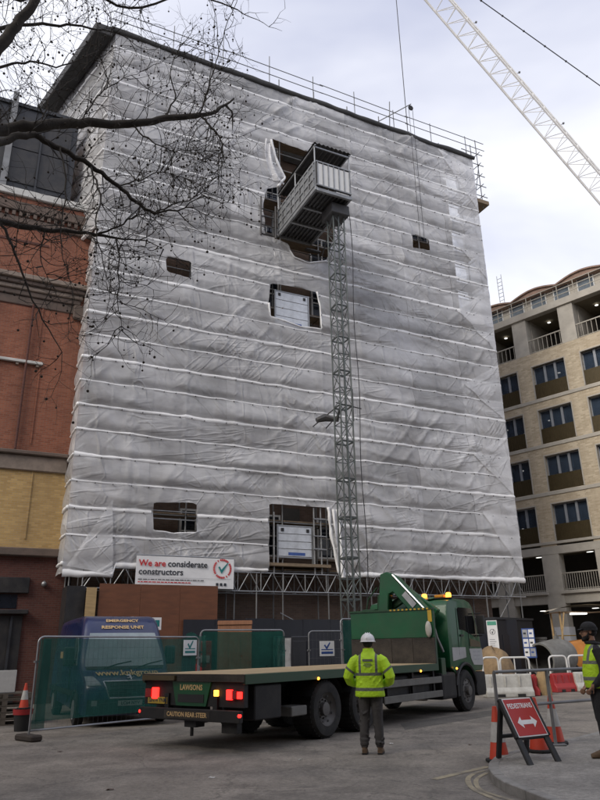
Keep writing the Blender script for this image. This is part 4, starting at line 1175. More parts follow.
# ================================================================== CREAM BRICK BUILDING ACROSS THE SIDE STREET
rb = root('new_apartment_block', 'unfinished cream brick apartment block with loggias and bronze window guards', 'building', RQ, rotz_of(RAZ))
K0, K1, PIT, WW = -6, 4, 3.3, 2.25
M['room_glass'] = glass('room_glass', (0.055, 0.08, 0.12), 0.04, 0.66)  # bluish base colour stands in for sky reflected in the panes
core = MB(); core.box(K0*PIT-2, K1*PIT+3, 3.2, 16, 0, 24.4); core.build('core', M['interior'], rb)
for z in (4.1, 6.95, 9.95, 12.95, 15.95, 19.0, 22.25):
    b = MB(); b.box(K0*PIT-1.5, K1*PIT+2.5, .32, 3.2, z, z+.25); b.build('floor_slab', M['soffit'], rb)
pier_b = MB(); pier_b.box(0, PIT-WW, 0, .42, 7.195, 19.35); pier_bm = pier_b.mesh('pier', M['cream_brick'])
pier_g = MB(); pier_g.box(-.02, PIT-WW+.02, -.02, .6, 0, 6.72); pier_gm = pier_g.mesh('pier', M['precast'], bevel=.01)
pier_t = MB(); pier_t.box(.02, PIT-WW-.02, .04, .7, 19.62, 22.2); pier_tm = pier_t.mesh('pier', M['precast'], bevel=.01)
spn = MB(); spn.box(0, WW, .0, .40, 0, .78); spnm = spn.mesh('spandrel', M['cream_brick'])
head = MB(); head.box(-.05, WW+.05, -.03, .1, 0, .07); 
for x in (-.05, WW-.02): head.box(x, x+.07, -.03, .1, -2.2, 0)
headm = head.mesh('window_surround', M['precast'])
glm = MB(); glm.box(0, WW, .30, .32, 0, 2.2); glmm = glm.mesh('window', M['room_glass'])
fr = MB()
for x in (0, .73, 1.46, WW-.06): fr.box(x, x+.075 if x else .06, .25, .297, 0, 2.2)
fr.box(0, WW, .25, .2965, 2.13, 2.2); fr.box(0, WW, .25, .2965, 0, .06)
frm = fr.mesh('frame', M['frame_grey'])
mid = MB(); 
for x in (.79, 1.5): mid.box(x-.075, x+.075, .16, .248, 0, 2.2)
midm = mid.mesh('mullion', M['frame_grey'])
gd = MB(); gd.box(0, WW, .07, .10, 0, .98); gdm = gd.mesh('guard_panel', M['bronze_panel'])
bal = MB(); bal.box(0, .018, .045, .069, .02, .98); balm = bal.mesh('baluster', M['bronze_panel'])
lampm = MB().ball((0, 0, 0), .07, 8, 5, sc=(1,1,.6)).mesh('room_lamp', M['white_lamp'], smooth=True)
rail_v = MB(); rail_v.box(-.015, .015, 0, .03, 0, .95); rvm = rail_v.mesh('baluster', M['rail_cream'])
rail_h = MB(); rail_h.box(0, WW, -.02, .05, .95, 1.02); rhm = rail_h.mesh('balustrade', M['rail_cream']); rlm = MB().box(0, WW, -.01, .04, .06, .10).mesh('lower_rail', M['rail_cream'])
for k in range(K0, K1):
    s = -.25+PIT*k
    near = k >= -1
    link('pier', pier_bm, rb, (s+WW, 0, 0)); link('pier', pier_gm, rb, (s+WW, 0, 0)); link('pier', pier_tm, rb, (s+WW, 0, 0))
    for i in range(4):
        z = 7.48+3.0*i
        link('spandrel', spnm, rb, (s, .002, z+2.205)) if i < 3 else None
        link('window_surround', headm, rb, (s, 0, z+2.2))
        w = link('window', glmm, rb, (s, 0, z)); link('frame', frm, w); link('mullion', midm, w)
        gg = link('guard_panel', gdm, rb, (s, 0, z))
        if near:
            for q in range(22): link('baluster', balm, gg, (.04+q*.1, 0, 0))
            for q in range(2): link('room_lamp', lampm, rb, (s+rnd.uniform(.2,2.0), rnd.uniform(.6, 2.6), z+rnd.uniform(1.2, 2.05)))
    # ground and first floor, and top loggia
    b = MB(); b.box(s-.001, s+WW+.001, .02, .5, 3.9, 4.55); b.build('spandrel', M['precast'], rb)
    b = MB(); b.box(s-.12, s+WW+.12, -.14, .02, 4.42, 4.6); b.build('sill', M['precast'], rb, bevel=.015)
    for zb, yb in ((4.6, .1), (19.62, .12)):
        r_ = link('balustrade', rhm, rb, (s, yb, zb)); link('lower_rail', rlm, r_)
        if near:
            for q in range(16 if zb < 10 else 8): link('baluster', rvm, r_, (.06+q*(.142 if zb < 10 else .3), 0, 0))
    if near:
        link('ceiling_lamp', lampm, rb, (s+.9, 1.6, 22.14), None, (1.6,1.6,.6))
        link('ceiling_lamp', lampm, rb, (s+1.3, 1.4, 6.80), None, (3.2,1.2,.5))
        link('ceiling_lamp', lampm, rb, (s+1.1, 1.4, 3.60), None, (3.2,1.2,.5))
    b = MB(); b.box(s-.2, s, .75, 3.2, 19.3, 22.25); b.build('party_wall', M['precast'], rb)
X0, X1 = K0*PIT-1.3, K1*PIT-.2
for z0, z1, pr, mt, nm in ((6.72, 7.19, .03, 'precast', 'string_course'), (7.3, 7.46, .07, 'precast', 'sill_course'), (10.22, 10.44, .05, 'precast', 'sill_course'), (13.22, 13.44, .05, 'precast', 'sill_course'),
                           (16.22, 16.44, .05, 'precast', 'sill_course'), (22.2, 22.66, .08, 'precast', 'parapet')):
    b = MB(); b.box(X0, X1, -pr, .41, z0, z1); b.build(nm, M[mt], rb, bevel=.012)
b = MB(); b.box(X0, X1, .003, .41, 18.75, 19.6); b.build('spandrel', M['cream_brick'], rb)
# setback top storey with big windows and a wavy brick crown
b = MB(); b.box(X0, X1, .9, 1.3, 22.5, 24.1); b.build('setback_wall', M['precast'], rb)
M['sky_glass'] = glass('sky_glass', (0.16, 0.19, 0.22), 0.08)
tg = MB(); tg.box(0, 1.0, .86, .895, 0, 1.15); tgm = tg.mesh('window', M['sky_glass'])
tf = MB()
for a, b_, c, d in ((-.06,0,-.06,1.21),(1.0,1.06,-.06,1.21),(0,1,-.06,0),(0,1,1.15,1.21)): tf.box(a, b_, .82, .90, c, d)
tfm = tf.mesh('frame', M['white_paint'])
for k in range(-10, 8):
    w = link('window', tgm, rb, (k*1.65, 0, 22.85)); link('frame', tfm, w)
for k in range(-14, 12):
    b = MB(); b.box(k*1.1-.02, k*1.1+.02, .05, .09, 22.66, 23.75); b.build('rail_post', M['rail_cream'], rb)
for z in (23.0, 23.35, 23.7):
    b = MB(); b.box(X0, X1, .05, .09, z, z+.04); b.build('guard_rail', M['rail_cream'], rb)
for k in range(-5, 4):
    mb = MB(); x0 = k*3.3-1.3
    pts = [(x0+3.3*i/14, 24.0+.34*math.sin(math.pi*i/14)) for i in range(15)]
    poly = [(x, z) for x, z in pts]+[(x0+3.3, 23.95), (x0, 23.95)]
    mb.prism(poly, 'y', .5, 3.0); a_ = mb.build('vault', M['pink_brick'], rb)
    for i in range(14):
        v = MB(); v.bar((pts[i][0], .46, pts[i][1]+.02), (pts[i+1][0], .46, pts[i+1][1]+.02), .14, .10); v.build('vault_tile', M['pink_brick'], a_)
lad = MB()
for x in (-2.4, -2.05): lad.tube((x, 1.0, 24.0), (x-.35, 1.6, 27.2), .025, 6)
for i in range(9): lad.tube((-2.4-.35*i/9, 1.0+.6*i/9, 24.2+3.0*i/9), (-2.05-.35*i/9, 1.0+.6*i/9, 24.2+3.0*i/9), .018, 5)
o = lad.build('ladder', M['galv'], None, loc=RQ, rot=(0,0,rotz_of(RAZ))); tag(o, 'thin metal ladder rising above the roof of the cream brick block', 'ladder')
# wrapped foot of one ground-floor pier
b = MB(); b.box(-1.10, -.20, -.06, .66, 1.0, 2.6); pw_ = b.build('pier_wrap', M['paper'], rb)
for z, mt in ((2.1, 'plate_yellow'), (1.45, 'plate_yellow')):
    b = MB(); b.box(-1.102, -.198, -.062, .662, z, z+.05); b.build('tape_band', M[mt], pw_)

# ================================================================== TOWER CRANE
tip = at_dist(391, -60, 46.0); piv = at_dist(668, 262, 62.0); apex = at_dist(690, 150, 66.0)
cr = root('tower_crane', 'white lattice tower crane jib reaching up over the street', 'crane', (piv.x+1.2, piv.y, 0), 0)
off = Vector((piv.x+1.2, piv.y, 0))
A, B = piv-off, tip-off
ax = (B-A).normalized(); lat = ax.cross(Vector((0,0,1))).normalized(); upj = lat.cross(ax).normalized()
L = (B-A).length; n = int(L/1.5); hw, hh = .92, 1.6
def J(i, a):
    t = i/n; tp = min(1, t*8+.25, (1-t)*10+.3); p = A+ax*(L*t)
    return p+{'l': lat*-hw*tp-upj*hh*.35*tp, 'r': lat*hw*tp-upj*hh*.35*tp, 't': upj*hh*.65*tp}[a]
for a, r in (('l', .11), ('r', .11), ('t', .095)):
    MB().path([J(i, a) for i in range(n+1)], r, 6).build('jib_chord', M['crane_white'], cr, smooth=True)
for i in range(n):
    b = MB()
    for p, q in (('l','t'),('r','t')):
        b.tube(J(i, p), J(i+.5, q), .038, 5); b.tube(J(i+.5, q), J(i+1, p), .038, 5)
    b.tube(J(i,'l'), J(i+1,'r'), .032, 5); b.tube(J(i,'l'), J(i,'r'), .032, 5)
    b.build('jib_lacing', M['crane_white'], cr)
    if i % 4 == 2:
        b = MB(); b.tube(J(i,'t'), J(i,'t')+upj*.5, .03, 5); b.box(-.08,.08,-.08,.08,-.06,.06, T=Matrix.Translation(J(i,'t')+upj*.5)); b.build('rope_roller', M['galv_dull'], cr)
P_ = apex-off
MB().path([B+upj*.5, P_], .05, 6).build('pendant_line', M['rope'], cr)
for k in range(1, 14):
    q = (B+upj*.5).lerp(P_, k/14); MB().ball(q, .10, 8, 6).build('pendant_joint', M['rope'], cr)
b = MB(); b.tube((B.x, B.y, B.z), (B.x, B.y, 24.5), .035, 5); b.build('hoist_rope', M['rope'], cr)
b = MB(); b.box(-.3,.3,-.15,.15,-.9,0, T=Matrix.Translation((B.x,B.y,24.5))); b.path([(B.x,B.y,23.6),(B.x,B.y,23.3),(B.x+.15,B.y,23.1),(B.x+.25,B.y,23.3)], .06, 6); b.build('hook_block', M['orange_paint'], cr)
for x in (-.9, .9):
    for y in (-.9, .9): MB().tube((x,y,0), (x,y,A.z+.6), .1, 6).build('mast_leg', M['crane_white'], cr, smooth=True)
for i in range(int(A.z/1.8)):
    b = MB(); z = i*1.8
    for p, q in (((-.9,-.9),(.9,-.9)),((.9,-.9),(.9,.9)),((.9,.9),(-.9,.9)),((-.9,.9),(-.9,-.9))):
        b.tube((*p,z), (*q,z+1.8), .05, 5); b.tube((*p,z), (*q,z), .05, 5)
    b.build('mast_lacing', M['crane_white'], cr)
b = MB()
b.tube((-.9,0,A.z), P_, .1, 6); b.tube((.9,0,A.z+.3), P_, .1, 6); b.build('a_frame', M['crane_white'], cr)
MB().box(-1.2, 5.5, -1.2, 1.2, A.z-.4, A.z+.1).build('slewing_deck', M['crane_white'], cr)
MB().box(3.5, 5.6, -1.1, 1.1, A.z+.1, A.z+2.2).build('counterweight', M['concrete'], cr)
MB().box(-2.6, -1.0, -1.9, -.6, A.z-.2, A.z+1.8).build('operator_cabin', M['crane_white'], cr, bevel=.1)

# ================================================================== PLANE TREE (trunk left of the frame, boughs reaching in)
TB = Vector((-9.2, 9.6, 0))
tree = root('plane_tree', 'bare plane tree boughs with hanging seed balls reaching across the brick building', 'tree', TB)
rt = random.Random(21)
def tp(px, py, d): return at_dist(px, py, d)-TB
def jitter_line(pts, n=5, amt=.05):
    L_ = smooth_line(pts, n)
    return [p+Vector((rt.uniform(-amt,amt), rt.uniform(-amt,amt), rt.uniform(-amt,amt))) if 0 < i < len(L_)-1 else p for i, p in enumerate(L_)]
trunk = [Vector((0,0,-.1)), Vector((.05,0,1.5)), Vector((.15,.1,4)), Vector((.1,.3,7)), Vector((.5,.2,10)), Vector((.9,.5,13)), Vector((1.2,.3,16.5))]
tl_ = smooth_line(trunk, 4)
MB().path(tl_, [.48-.34*i/(len(tl_)-1)+(.12 if i == 0 else 0) for i in range(len(tl_))], 12).build('trunk', M['bark'], tree, smooth='all')
def trunk_at(z): return min(tl_, key=lambda p: abs(p.z-z))
D = 10.0
LIMBS = [  # start height on trunk, radius, [(px,py,dist)]
 (5.2, .105, .05, [(-60,150,9.6),(0,131,10),(40,126,10),(80,123,10.1),(130,124,10.2),(165,119,10.3),(199,115,10.4)]),
 (5.4, .060, .022, [(-50,160,9.2),(0,141,9.4),(30,135,9.5),(55,146,9.6),(90,165,9.7),(118,186,9.8),(140,205,9.9),(155,214,9.9)]),
 (4.2, .060, .020, [(-50,205,9.8),(0,222,10.2),(45,229,10.3),(80,233,10.4),(116,238,10.5)]),
 (9.6, .115, .045, [(-60,120,9.8),(-20,70,9.5),(8,36,9.4),(30,8,9.3),(60,-40,9.2),(120,-110,9.2)]),
 (9.0, .045, .014, [(-60,60,10.2),(0,28,10.4),(35,25,10.5),(75,26,10.6),(108,31,10.6)]),
 (11., .04, .012, [(-40,-20,9.8),(20,0,9.9),(70,-15,10),(130,8,10.1),(190,-5,10.2),(238,10,10.2)]),
 (4.0, .030, .006, [(-50,190,9.6),(0,222,9.7),(18,262,9.7),(38,310,9.8),(62,352,9.8)]),
 (6.0, .030, .008, [(-50,90,10.3),(0,68,10.4),(30,62,10.5),(62,66,10.5),(100,50,10.6)]),
]
wood, tips = [], []
for z0, r0, r1, px in LIMBS:
    pts = [trunk_at(z0)+Vector((0,0,0))]+[tp(*p) for p in px]
    L_ = jitter_line(pts, 5, .02)
    k = len(L_)
    MB().path(L_, [r0*1.3+(r1-r0*1.3)*(i/(k-1))**.8 for i in range(k)], 9).build('limb', M['bark'], tree, smooth='all')
    tips.append((L_, r1))
SUBS = [
 (.018, .006, [(199,115,10.4),(205,100,10.4),(212,75,10.4),(222,40,10.3),(238,-5,10.3)]),
 (.022, .006, [(199,115,10.4),(208,123,10.4),(216,133,10.4),(222,145,10.4),(219,158,10.4),(218,176,10.4)]),
 (.020, .006, [(95,236,10.4),(115,228,10.2),(135,216,10.1),(153,213,10)]),
 (.016, .005, [(155,214,9.9),(172,205,9.9),(190,200,10),(206,188,10)]),
 (.016, .004, [(116,238,10.5),(119,262,10.4),(118,295,10.4),(121,330,10.3)]),
 (.018, .005, [(130,124,10.2),(148,138,10.1),(170,150,10.1),(196,150,10.1)]),
 (.018, .005, [(90,165,9.7),(100,195,9.6),(96,230,9.5),(110,285,9.5)]),
 (.016, .004, [(60,146,9.6),(66,190,9.5),(60,235,9.5),(72,290,9.5)]),
 (.018, .005, [(165,119,10.3),(175,95,10.3),(170,70,10.3),(180,45,10.3)]),
 (.014, .004, [(80,123,10.1),(95,100,10.1),(112,85,10.1),(140,72,10.1)]),
 (.014, .004, [(40,126,10),(52,95,10),(72,80,10),(92,60,10)]),
 (.014, .004, [(118,186,9.8),(140,180,9.8),(160,172,9.8),(185,178,9.8)]),
 (.014, .004, [(45,229,10.3),(40,255,10.3),(52,285,10.3)]),
]
for r0, r1, px in SUBS:
    L_ = jitter_line([tp(*p) for p in px], 5, .02); k = len(L_)
    MB().path(L_, [r0+(r1-r0)*i/(k-1) for i in range(k)], 7).build('branch', M['bark'], tree, smooth='all')
    tips.append((L_, r1)); tips.append((L_, r1))
tw = MB(); balls = []
def twig(p, d, r, length, depth):
    n = max(3, int(length/.13)); pts = [p]
    for i in range(n):
        d = (d+Vector((rt.gauss(0,.22), rt.gauss(0,.22), rt.gauss(0,.22)+.05))).normalized()
        pts.append(pts[-1]+d*(length/n))
        if depth > 0 and rt.random() < .52:
            side = d.cross(Vector((rt.gauss(0,1), rt.gauss(0,1), rt.gauss(0,1)))).normalized()
            twig(pts[-1], (d*.55+side*.85).normalized(), r*.62, length*rt.uniform(.35,.65), depth-1)
    tw.path(pts, [max(.0016, r*(1-.7*i/n)) for i in range(n+1)], 4, caps=False)
    if rt.random() < .26: balls.append((pts[-1], rt.uniform(.05,.22)))
for L_, r1 in tips:
    k = len(L_)
    for i in range(2, k):
        for rep in range(1):
            if rt.random() < .56:
                d = (L_[i]-L_[i-1]).normalized(); side = d.cross(Vector((rt.gauss(0,1), rt.gauss(0,1), rt.gauss(0,1)))).normalized()
                twig(L_[i], (d*.5+side*.9).normalized(), .0085, rt.uniform(.5, 1.15), 2)
    twig(L_[-1], (L_[-1]-L_[-2]).normalized(), max(.006, r1), 1.0, 2)
# finer twigs that hang at the very top of the picture
for k in range(34):
    p = tp(rt.uniform(0,150), rt.uniform(-30,5), rt.uniform(9.4,10.6))
    twig(p, Vector((rt.uniform(-.4,.6), rt.uniform(-.3,.3), -.8)).normalized(), .007, rt.uniform(.5,1.0), 2)
tag(tw.build('twigs', M['bark'], tree), kind='stuff')
bb = MB()
for p, h in balls:
    bb.tube(p, p-Vector((0,0,h)), .0018, 3)
    bb.ball(p-Vector((0,0,h+.016)), rt.uniform(.012,.022), 7, 5)
tag(bb.build('seed_balls', M['seed'], tree, smooth='all'), kind='stuff')

# ================================================================== FLATBED LORRY
LO = Vector((-2.034, 13.268, 0)); LAZ = 36.19
lo = root('flatbed_lorry', 'green flatbed lorry with crane behind the cab and bare plywood deck', 'lorry', LO, rotz_of(LAZ))
ZD, LX, HW = 1.23, 7.35, 1.25
# deck sheets
ds = MB(); ds.box(.006, LX/3-.006, -HW+.02, HW-.02, ZD-.028, ZD); dsm = ds.mesh('deck_sheet', M['deck_ply'])
for k in range(3): link('deck_sheet', dsm, lo, (k*LX/3, 0, rnd.uniform(-.002,.002)))
for y in (-HW, HW):
    MB().box(-.01, LX+.05, y-.03, y+.03, ZD-.165, ZD-.005).build('side_beam', M['dark_green'], lo, bevel=.006)
MB().box(-.04, .0, -HW-.02, HW+.02, ZD-.13, ZD-.004).build('tail_beam', M['worn_board'], lo, bevel=.005)
for k in range(10):
    MB().box(.3+k*.74, .38+k*.74, -HW+.04, HW-.04, ZD-.13, ZD-.03).build('cross_member', M['chassis'], lo)
for y in (-.42, .42): MB().box(.12, 10.0, y-.04, y+.04, .72, 1.09).build('chassis_rail', M['chassis'], lo)
# tail: backing, green plate, lamps, bumper
MB().box(.02, .12, -HW+.02, HW-.02, .70, ZD-.14).build('tail_panel', M['chassis'], lo)
gp_ = MB(); gp_.prism([(-.48, 1.10), (.48, 1.10), (.37, .70), (-.37, .70)], 'x', -.005, .019); plate = gp_.build('tail_plate', M['lorry_green'], lo)
MB().box(-.016, -.006, -.32, .32, .76, .89).build('plate_holder', M['black_plastic'], plate)
def RT(y, z, x=-.02): return face_T((x, y, z), (0,-1,0), (0,0,1))
text('lettering', 'LAWSONS', .125, M['gold_print'], plate, RT(0, 1.0, -.008), .001, .003, sx=.95)
def tail_lamp(y0, y1, z0, z1, mt, nm='tail_lamp', x=-.03):
    return MB().box(x, .02, -y1, -y0, z0, z1).build(nm, M[mt], lo, bevel=.008)
tail_lamp(-1.18, -1.02, .82, .97, 'red_lens'); tail_lamp(-1.00, -.84, .80, .99, 'red_lamp')
tail_lamp(.86, .99, .82, .98, 'red_lamp'); tail_lamp(.995, 1.10, .83, .97, 'red_lens'); tail_lamp(1.105, 1.2, .84, .95, 'red_lamp')
tail_lamp(.57, .66, .87, .97, 'amber_lamp', 'indicator_lamp')
for y in (-1.22, 1.22): MB().ball((-.08, -y, .585), .035, 10, 6).build('marker_lamp', M['red_lamp'], lo, smooth=True)
np_ = MB(); np_.box(-.02, .015, .58, 1.10, .72, .83); npo = np_.build('number_plate', M['plate_yellow'], lo)
text('plate_text', 'GN14 YNM', .10, M['dark_print'], npo, RT(.84, .775, -.022), .0006, .002, sx=.95)
MB().box(-.10, .05, .35, 1.2, 1.12, 1.2).build('marker_board', M['bronze_panel'], lo)
bu = MB(); bu.box(-.10, -.01, -1.24, 1.24, .47, .66); bumper = bu.build('rear_bumper', M['chassis'], lo, bevel=.01)
MB().box(-.106, -.1005, -.56, .56, .50, .63).build('bumper_strip', M['worn_board'], bumper)
text('lettering', 'CAUTION REAR STEER', .105, M['gold_print'], bumper, RT(0, .565, -.108), .0006, .002, sx=.92)
for y in (-.6, .6): MB().box(-.02, .12, y-.05, y+.05, .5, .9).build('bumper_bracket', M['chassis'], lo)
hk = MB(); hk.box(-.02, .2, -.16, .12, .36, .47); hk.tube((.02,-.03,.36), (.02,-.03,.22), .03, 8); hk.build('tow_hitch', M['chassis'], lo)
# wheels
def tyre_mesh(w):
    prof = [(.30,-w/2+.02),(.40,-w/2),(.47,-w/2+.01),(.505,-w/2+.05),(.515,-w/2+.09),(.515,w/2-.09),(.505,w/2-.05),(.47,w/2-.01),(.40,w/2),(.30,w/2-.02)]
    m = MB(); m.lathe(prof, 36, T=Matrix.Rotation(math.pi/2, 4, 'X'), cap=False)
    for k in range(36):
        a = 2*math.pi*k/36
        T = Matrix.Rotation(a, 4, 'Y') @ Matrix.Translation((.512, 0, 0))
        m.box(-.01, .012, -w/2+.06, -.03, -.026, .020, T=T); m.box(-.01, .012, .03, w/2-.06, -.006, .036, T=T)
    return m.mesh('tyre', M['rubber'], smooth=35)
def rim_mesh(w, dish):
    m = MB(); pr = [(.305,-w/2+.015),(.295,-w/2+.04),(.25,-w/2+.04+dish*.3),(.20,-w/2+dish),(.12,-w/2+dish),(.12,-w/2+dish-.09),(.06,-w/2+dish-.10),(.001,-w/2+dish-.10)]
    m.lathe(pr, 28, T=Matrix.Rotation(math.pi/2, 4, 'X') @ Matrix.Scale(-1, 4, (0,0,1)), cap=False)
    m.lathe([(.30,-w/2+.05),(.30,w/2-.03)], 28, T=Matrix.Rotation(math.pi/2, 4, 'X'), cap=False)
    for k in range(10):
        a = 2*math.pi*k/10; x, z = .165*math.cos(a), .165*math.sin(a)
        m.tube((x, -w/2+dish+.005, z), (x, -w/2+dish-.035, z), .016, 6)
    for k in range(8):
        a = 2*math.pi*(k+.5)/8; x, z = .245*math.cos(a), .245*math.sin(a)
        m.tube((x, -w/2+dish*.4+.03, z), (x, -w/2+dish*.4+.02, z), .024, 8, 1)
    return m.mesh('rim', [M['steel_hub'], M['black_plastic']], smooth=35)
ty_f, rim_f, ty_r, rim_r = tyre_mesh(.30), rim_mesh(.30, .03), tyre_mesh(.56), rim_mesh(.56, .13)
def wheel(x, sgn, rear):
    w = .56 if rear else .30
    o = link('wheel', ty_r if rear else ty_f, lo, (x, sgn*(HW-.01-w/2), .515)); o.rotation_euler = (0, rnd.uniform(0, 6), 0 if sgn < 0 else math.pi)
    link('rim', rim_r if rear else rim_f, o)
for sg in (-1, 1):
    wheel(2.5, sg, True); wheel(3.87, sg, True); wheel(9.15, sg, False)
def mudguard(xc, y0, y1, r, a0=20, a1=160, mt='black_plastic'):
    mb = MB()
    for rr in (r, r+.025):
        mb.grid(lambda u, v, rr=rr: (xc+rr*math.cos(math.radians(a0+(a1-a0)*u)), y0+(y1-y0)*v, .515+rr*math.sin(math.radians(a0+(a1-a0)*u))), 16, 1)
    return mb.build('mudguard', M[mt], lo, smooth=True)
for sg in (-1, 1):
    for x in (2.5, 3.87): mudguard(x, sg*(HW-.6), sg*(HW-.01), .60, 25, 155)
for x in (2.5, 3.87, 9.15): MB().tube((x,-1.0,.5), (x,1.0,.5), .08, 10).build('axle', M['chassis'], lo)
# boxes and guards along the side
MB().box(.3, 1.05, -HW+.02, -.5, .48, 1.04).build('tool_box', M['chassis'], lo, bevel=.02)
MB().box(1.38, 1.86, -HW+.05, -.8, .46, .63).build('battery_box', M['rail_grey'], lo, bevel=.015)
MB().box(.3, 1.05, .5, HW-.02, .48, 1.04).build('tool_box', M['chassis'], lo, bevel=.02)
for sg in (-1, 1):
    for z in (.53, .85):
        MB().box(4.65, 7.55, sg*HW-.02, sg*HW+.02, z-.075, z+.075).build('side_guard', M['rail_grey'], lo, bevel=.01)
    for x in (4.9, 6.1, 7.2): MB().box(x-.04, x+.04, sg*(HW-.06)-.03, sg*(HW-.06)+.03, .48, 1.08).build('guard_bracket', M['chassis'], lo)
    MB().box(5.0, 7.3, sg*.6, sg*(HW-.12), .45, 1.0).build('side_locker', M['chassis'], lo, bevel=.03)
    tk_ = MB(); tk_.box(7.65, 8.50, sg*.55, sg*(HW-.02), .36, 1.0); tk_.build('fuel_tank', M['chassis'], lo, bevel=.08, seg=2)
    for x in (2.13, 6.4, 8.45): MB().ball((x, sg*(HW+.035), ZD-.15), .028, 8, 6).build('side_marker', M['amber_lamp'], lo, smooth=True)
MB().box(.0, .12, -1.1, -.75, .3, .48).build('mud_flap', M['rubber'], lo)
# headboard: green upper, worn lower boards, posts
hb = MB(); hb.box(LX, LX+.05, -HW, HW, ZD+.62, ZD+1.30); hbd = hb.build('headboard', M['lorry_green'], lo, bevel=.006)
pm = MB(); pm.box(LX-.012, LX+.04, 0, 2*HW/4-.01, ZD+.005, ZD+.615); pmm = pm.mesh('headboard_plank', M['worn_board'])
for k in range(4): link('headboard_plank', pmm, hbd, (0, -HW+.005+k*2*HW/4, 0))
for y in (-HW+.06, -.4, .4, HW-.06): MB().box(LX+.051, LX+.13, y-.05, y+.05, ZD-.1, ZD+1.27).build('headboard_post', M['dark_green'], hbd)
MB().box(LX-.03, LX+.08, -HW-.02, HW+.02, ZD+1.302, ZD+1.35).build('headboard_cap', M['dark_green'], hbd)
tg_ = MB()
for k in range(10): tg_.box(LX-.032, LX-.0305, -HW+.1+k*.12, -HW+.16+k*.12, ZD+1.305, ZD+1.345)
tg_.box(LX-.014, LX-.001, -HW+.03, -HW+.14, ZD+1.0, ZD+1.29); tag(tg_.build('hazard_tape', M['plate_yellow'], hbd), kind='stuff')
st_ = MB(); st_.ball((LX-.06, -HW+.12, ZD+.82), .16, 12, 8, sc=(.35,.55,1.25)); st_.build('strap_bundle', M['barrier_white'], lo, smooth=True)
# loader crane: base, column, folded boom, rams
cn = MB(); cn.box(7.52, 8.12, -1.1, 1.1, 1.1, 1.35); cn.lathe([(.30,1.35),(.30,1.6),(.22,1.65),(.22,2.3)], 18, T=Matrix.Translation((7.82,.1,0)))
crn = cn.build('loader_crane', M['lorry_green'], lo, bevel=.02)
bm1 = MB(); bm1.prism([(.52, 2.45), (.40, 3.55), (.18, 3.60), (-.12, 3.45), (-.98, 2.55), (-.86, 2.40), (-.55, 2.42), (.02, 3.05), (.16, 3.0), (.22, 2.45)], 'x', 7.62, 7.86); bm1.build('main_boom', M['lorry_green'], crn, bevel=.02)
bm2 = MB(); bm2.bar((7.99, .30, 3.42), (7.99, -1.05, 2.42), .17, .30); bm2.build('outer_boom', M['lorry_green'], crn, bevel=.02)
bm2 = MB(); bm2.bar((8.0, -.2, 2.95), (8.0, .95, 2.35), .14, .2); bm2.build('extension_boom', M['dark_green'], crn, bevel=.015)
rm = MB(); rm.tube((7.58, -.02, 3.50), (7.58, -1.0, 2.47), .028, 8); rm.build('ram_rod', M['chrome'], crn, smooth=True)
rm = MB(); rm.tube((7.70, .62, 1.6), (7.72, .46, 3.0), .085, 12); rm.build('lift_ram', M['dark_green'], crn, smooth=True)
dc = MB(); dc.bar((7.6, -.32, 3.0), (7.6, -.62, 2.66), .004, .16, up=(0,.6,.7)); dc.build('crane_decal', M['grey_print'], crn)
vb = MB(); vb.box(7.5, 8.1, .55, .95, 2.35, 2.62); vb.path([(7.6,.9,2.5),(7.6,.8,2.9),(7.6,.5,3.2)], .02, 6); vb.build('valve_block', M['dark_green'], crn, bevel=.02)
for k in range(4):
    hs = MB(); hs.path([(7.7+.06*k, -.5-.1*k, 2.3), (7.6, -.75-.08*k, 1.9), (7.75, -.95, 1.5), (7.9, -.8, 1.2)], .018, 6); hs.build('hydraulic_hose', M['rubber'], crn, smooth=True)
for sg in (-1, 1): MB().box(7.7, 7.95, sg*1.12-.1, sg*1.12+.1, .55, 1.35).build('stabiliser_leg', M['dark_green'], crn, bevel=.015)
ex = MB(); ex.path([(7.62,-1.12,2.15),(7.72,-1.14,1.85),(8.0,-1.15,1.5)], .035, 8); ex.build('grab_rail', M['galv'], lo, smooth=True)
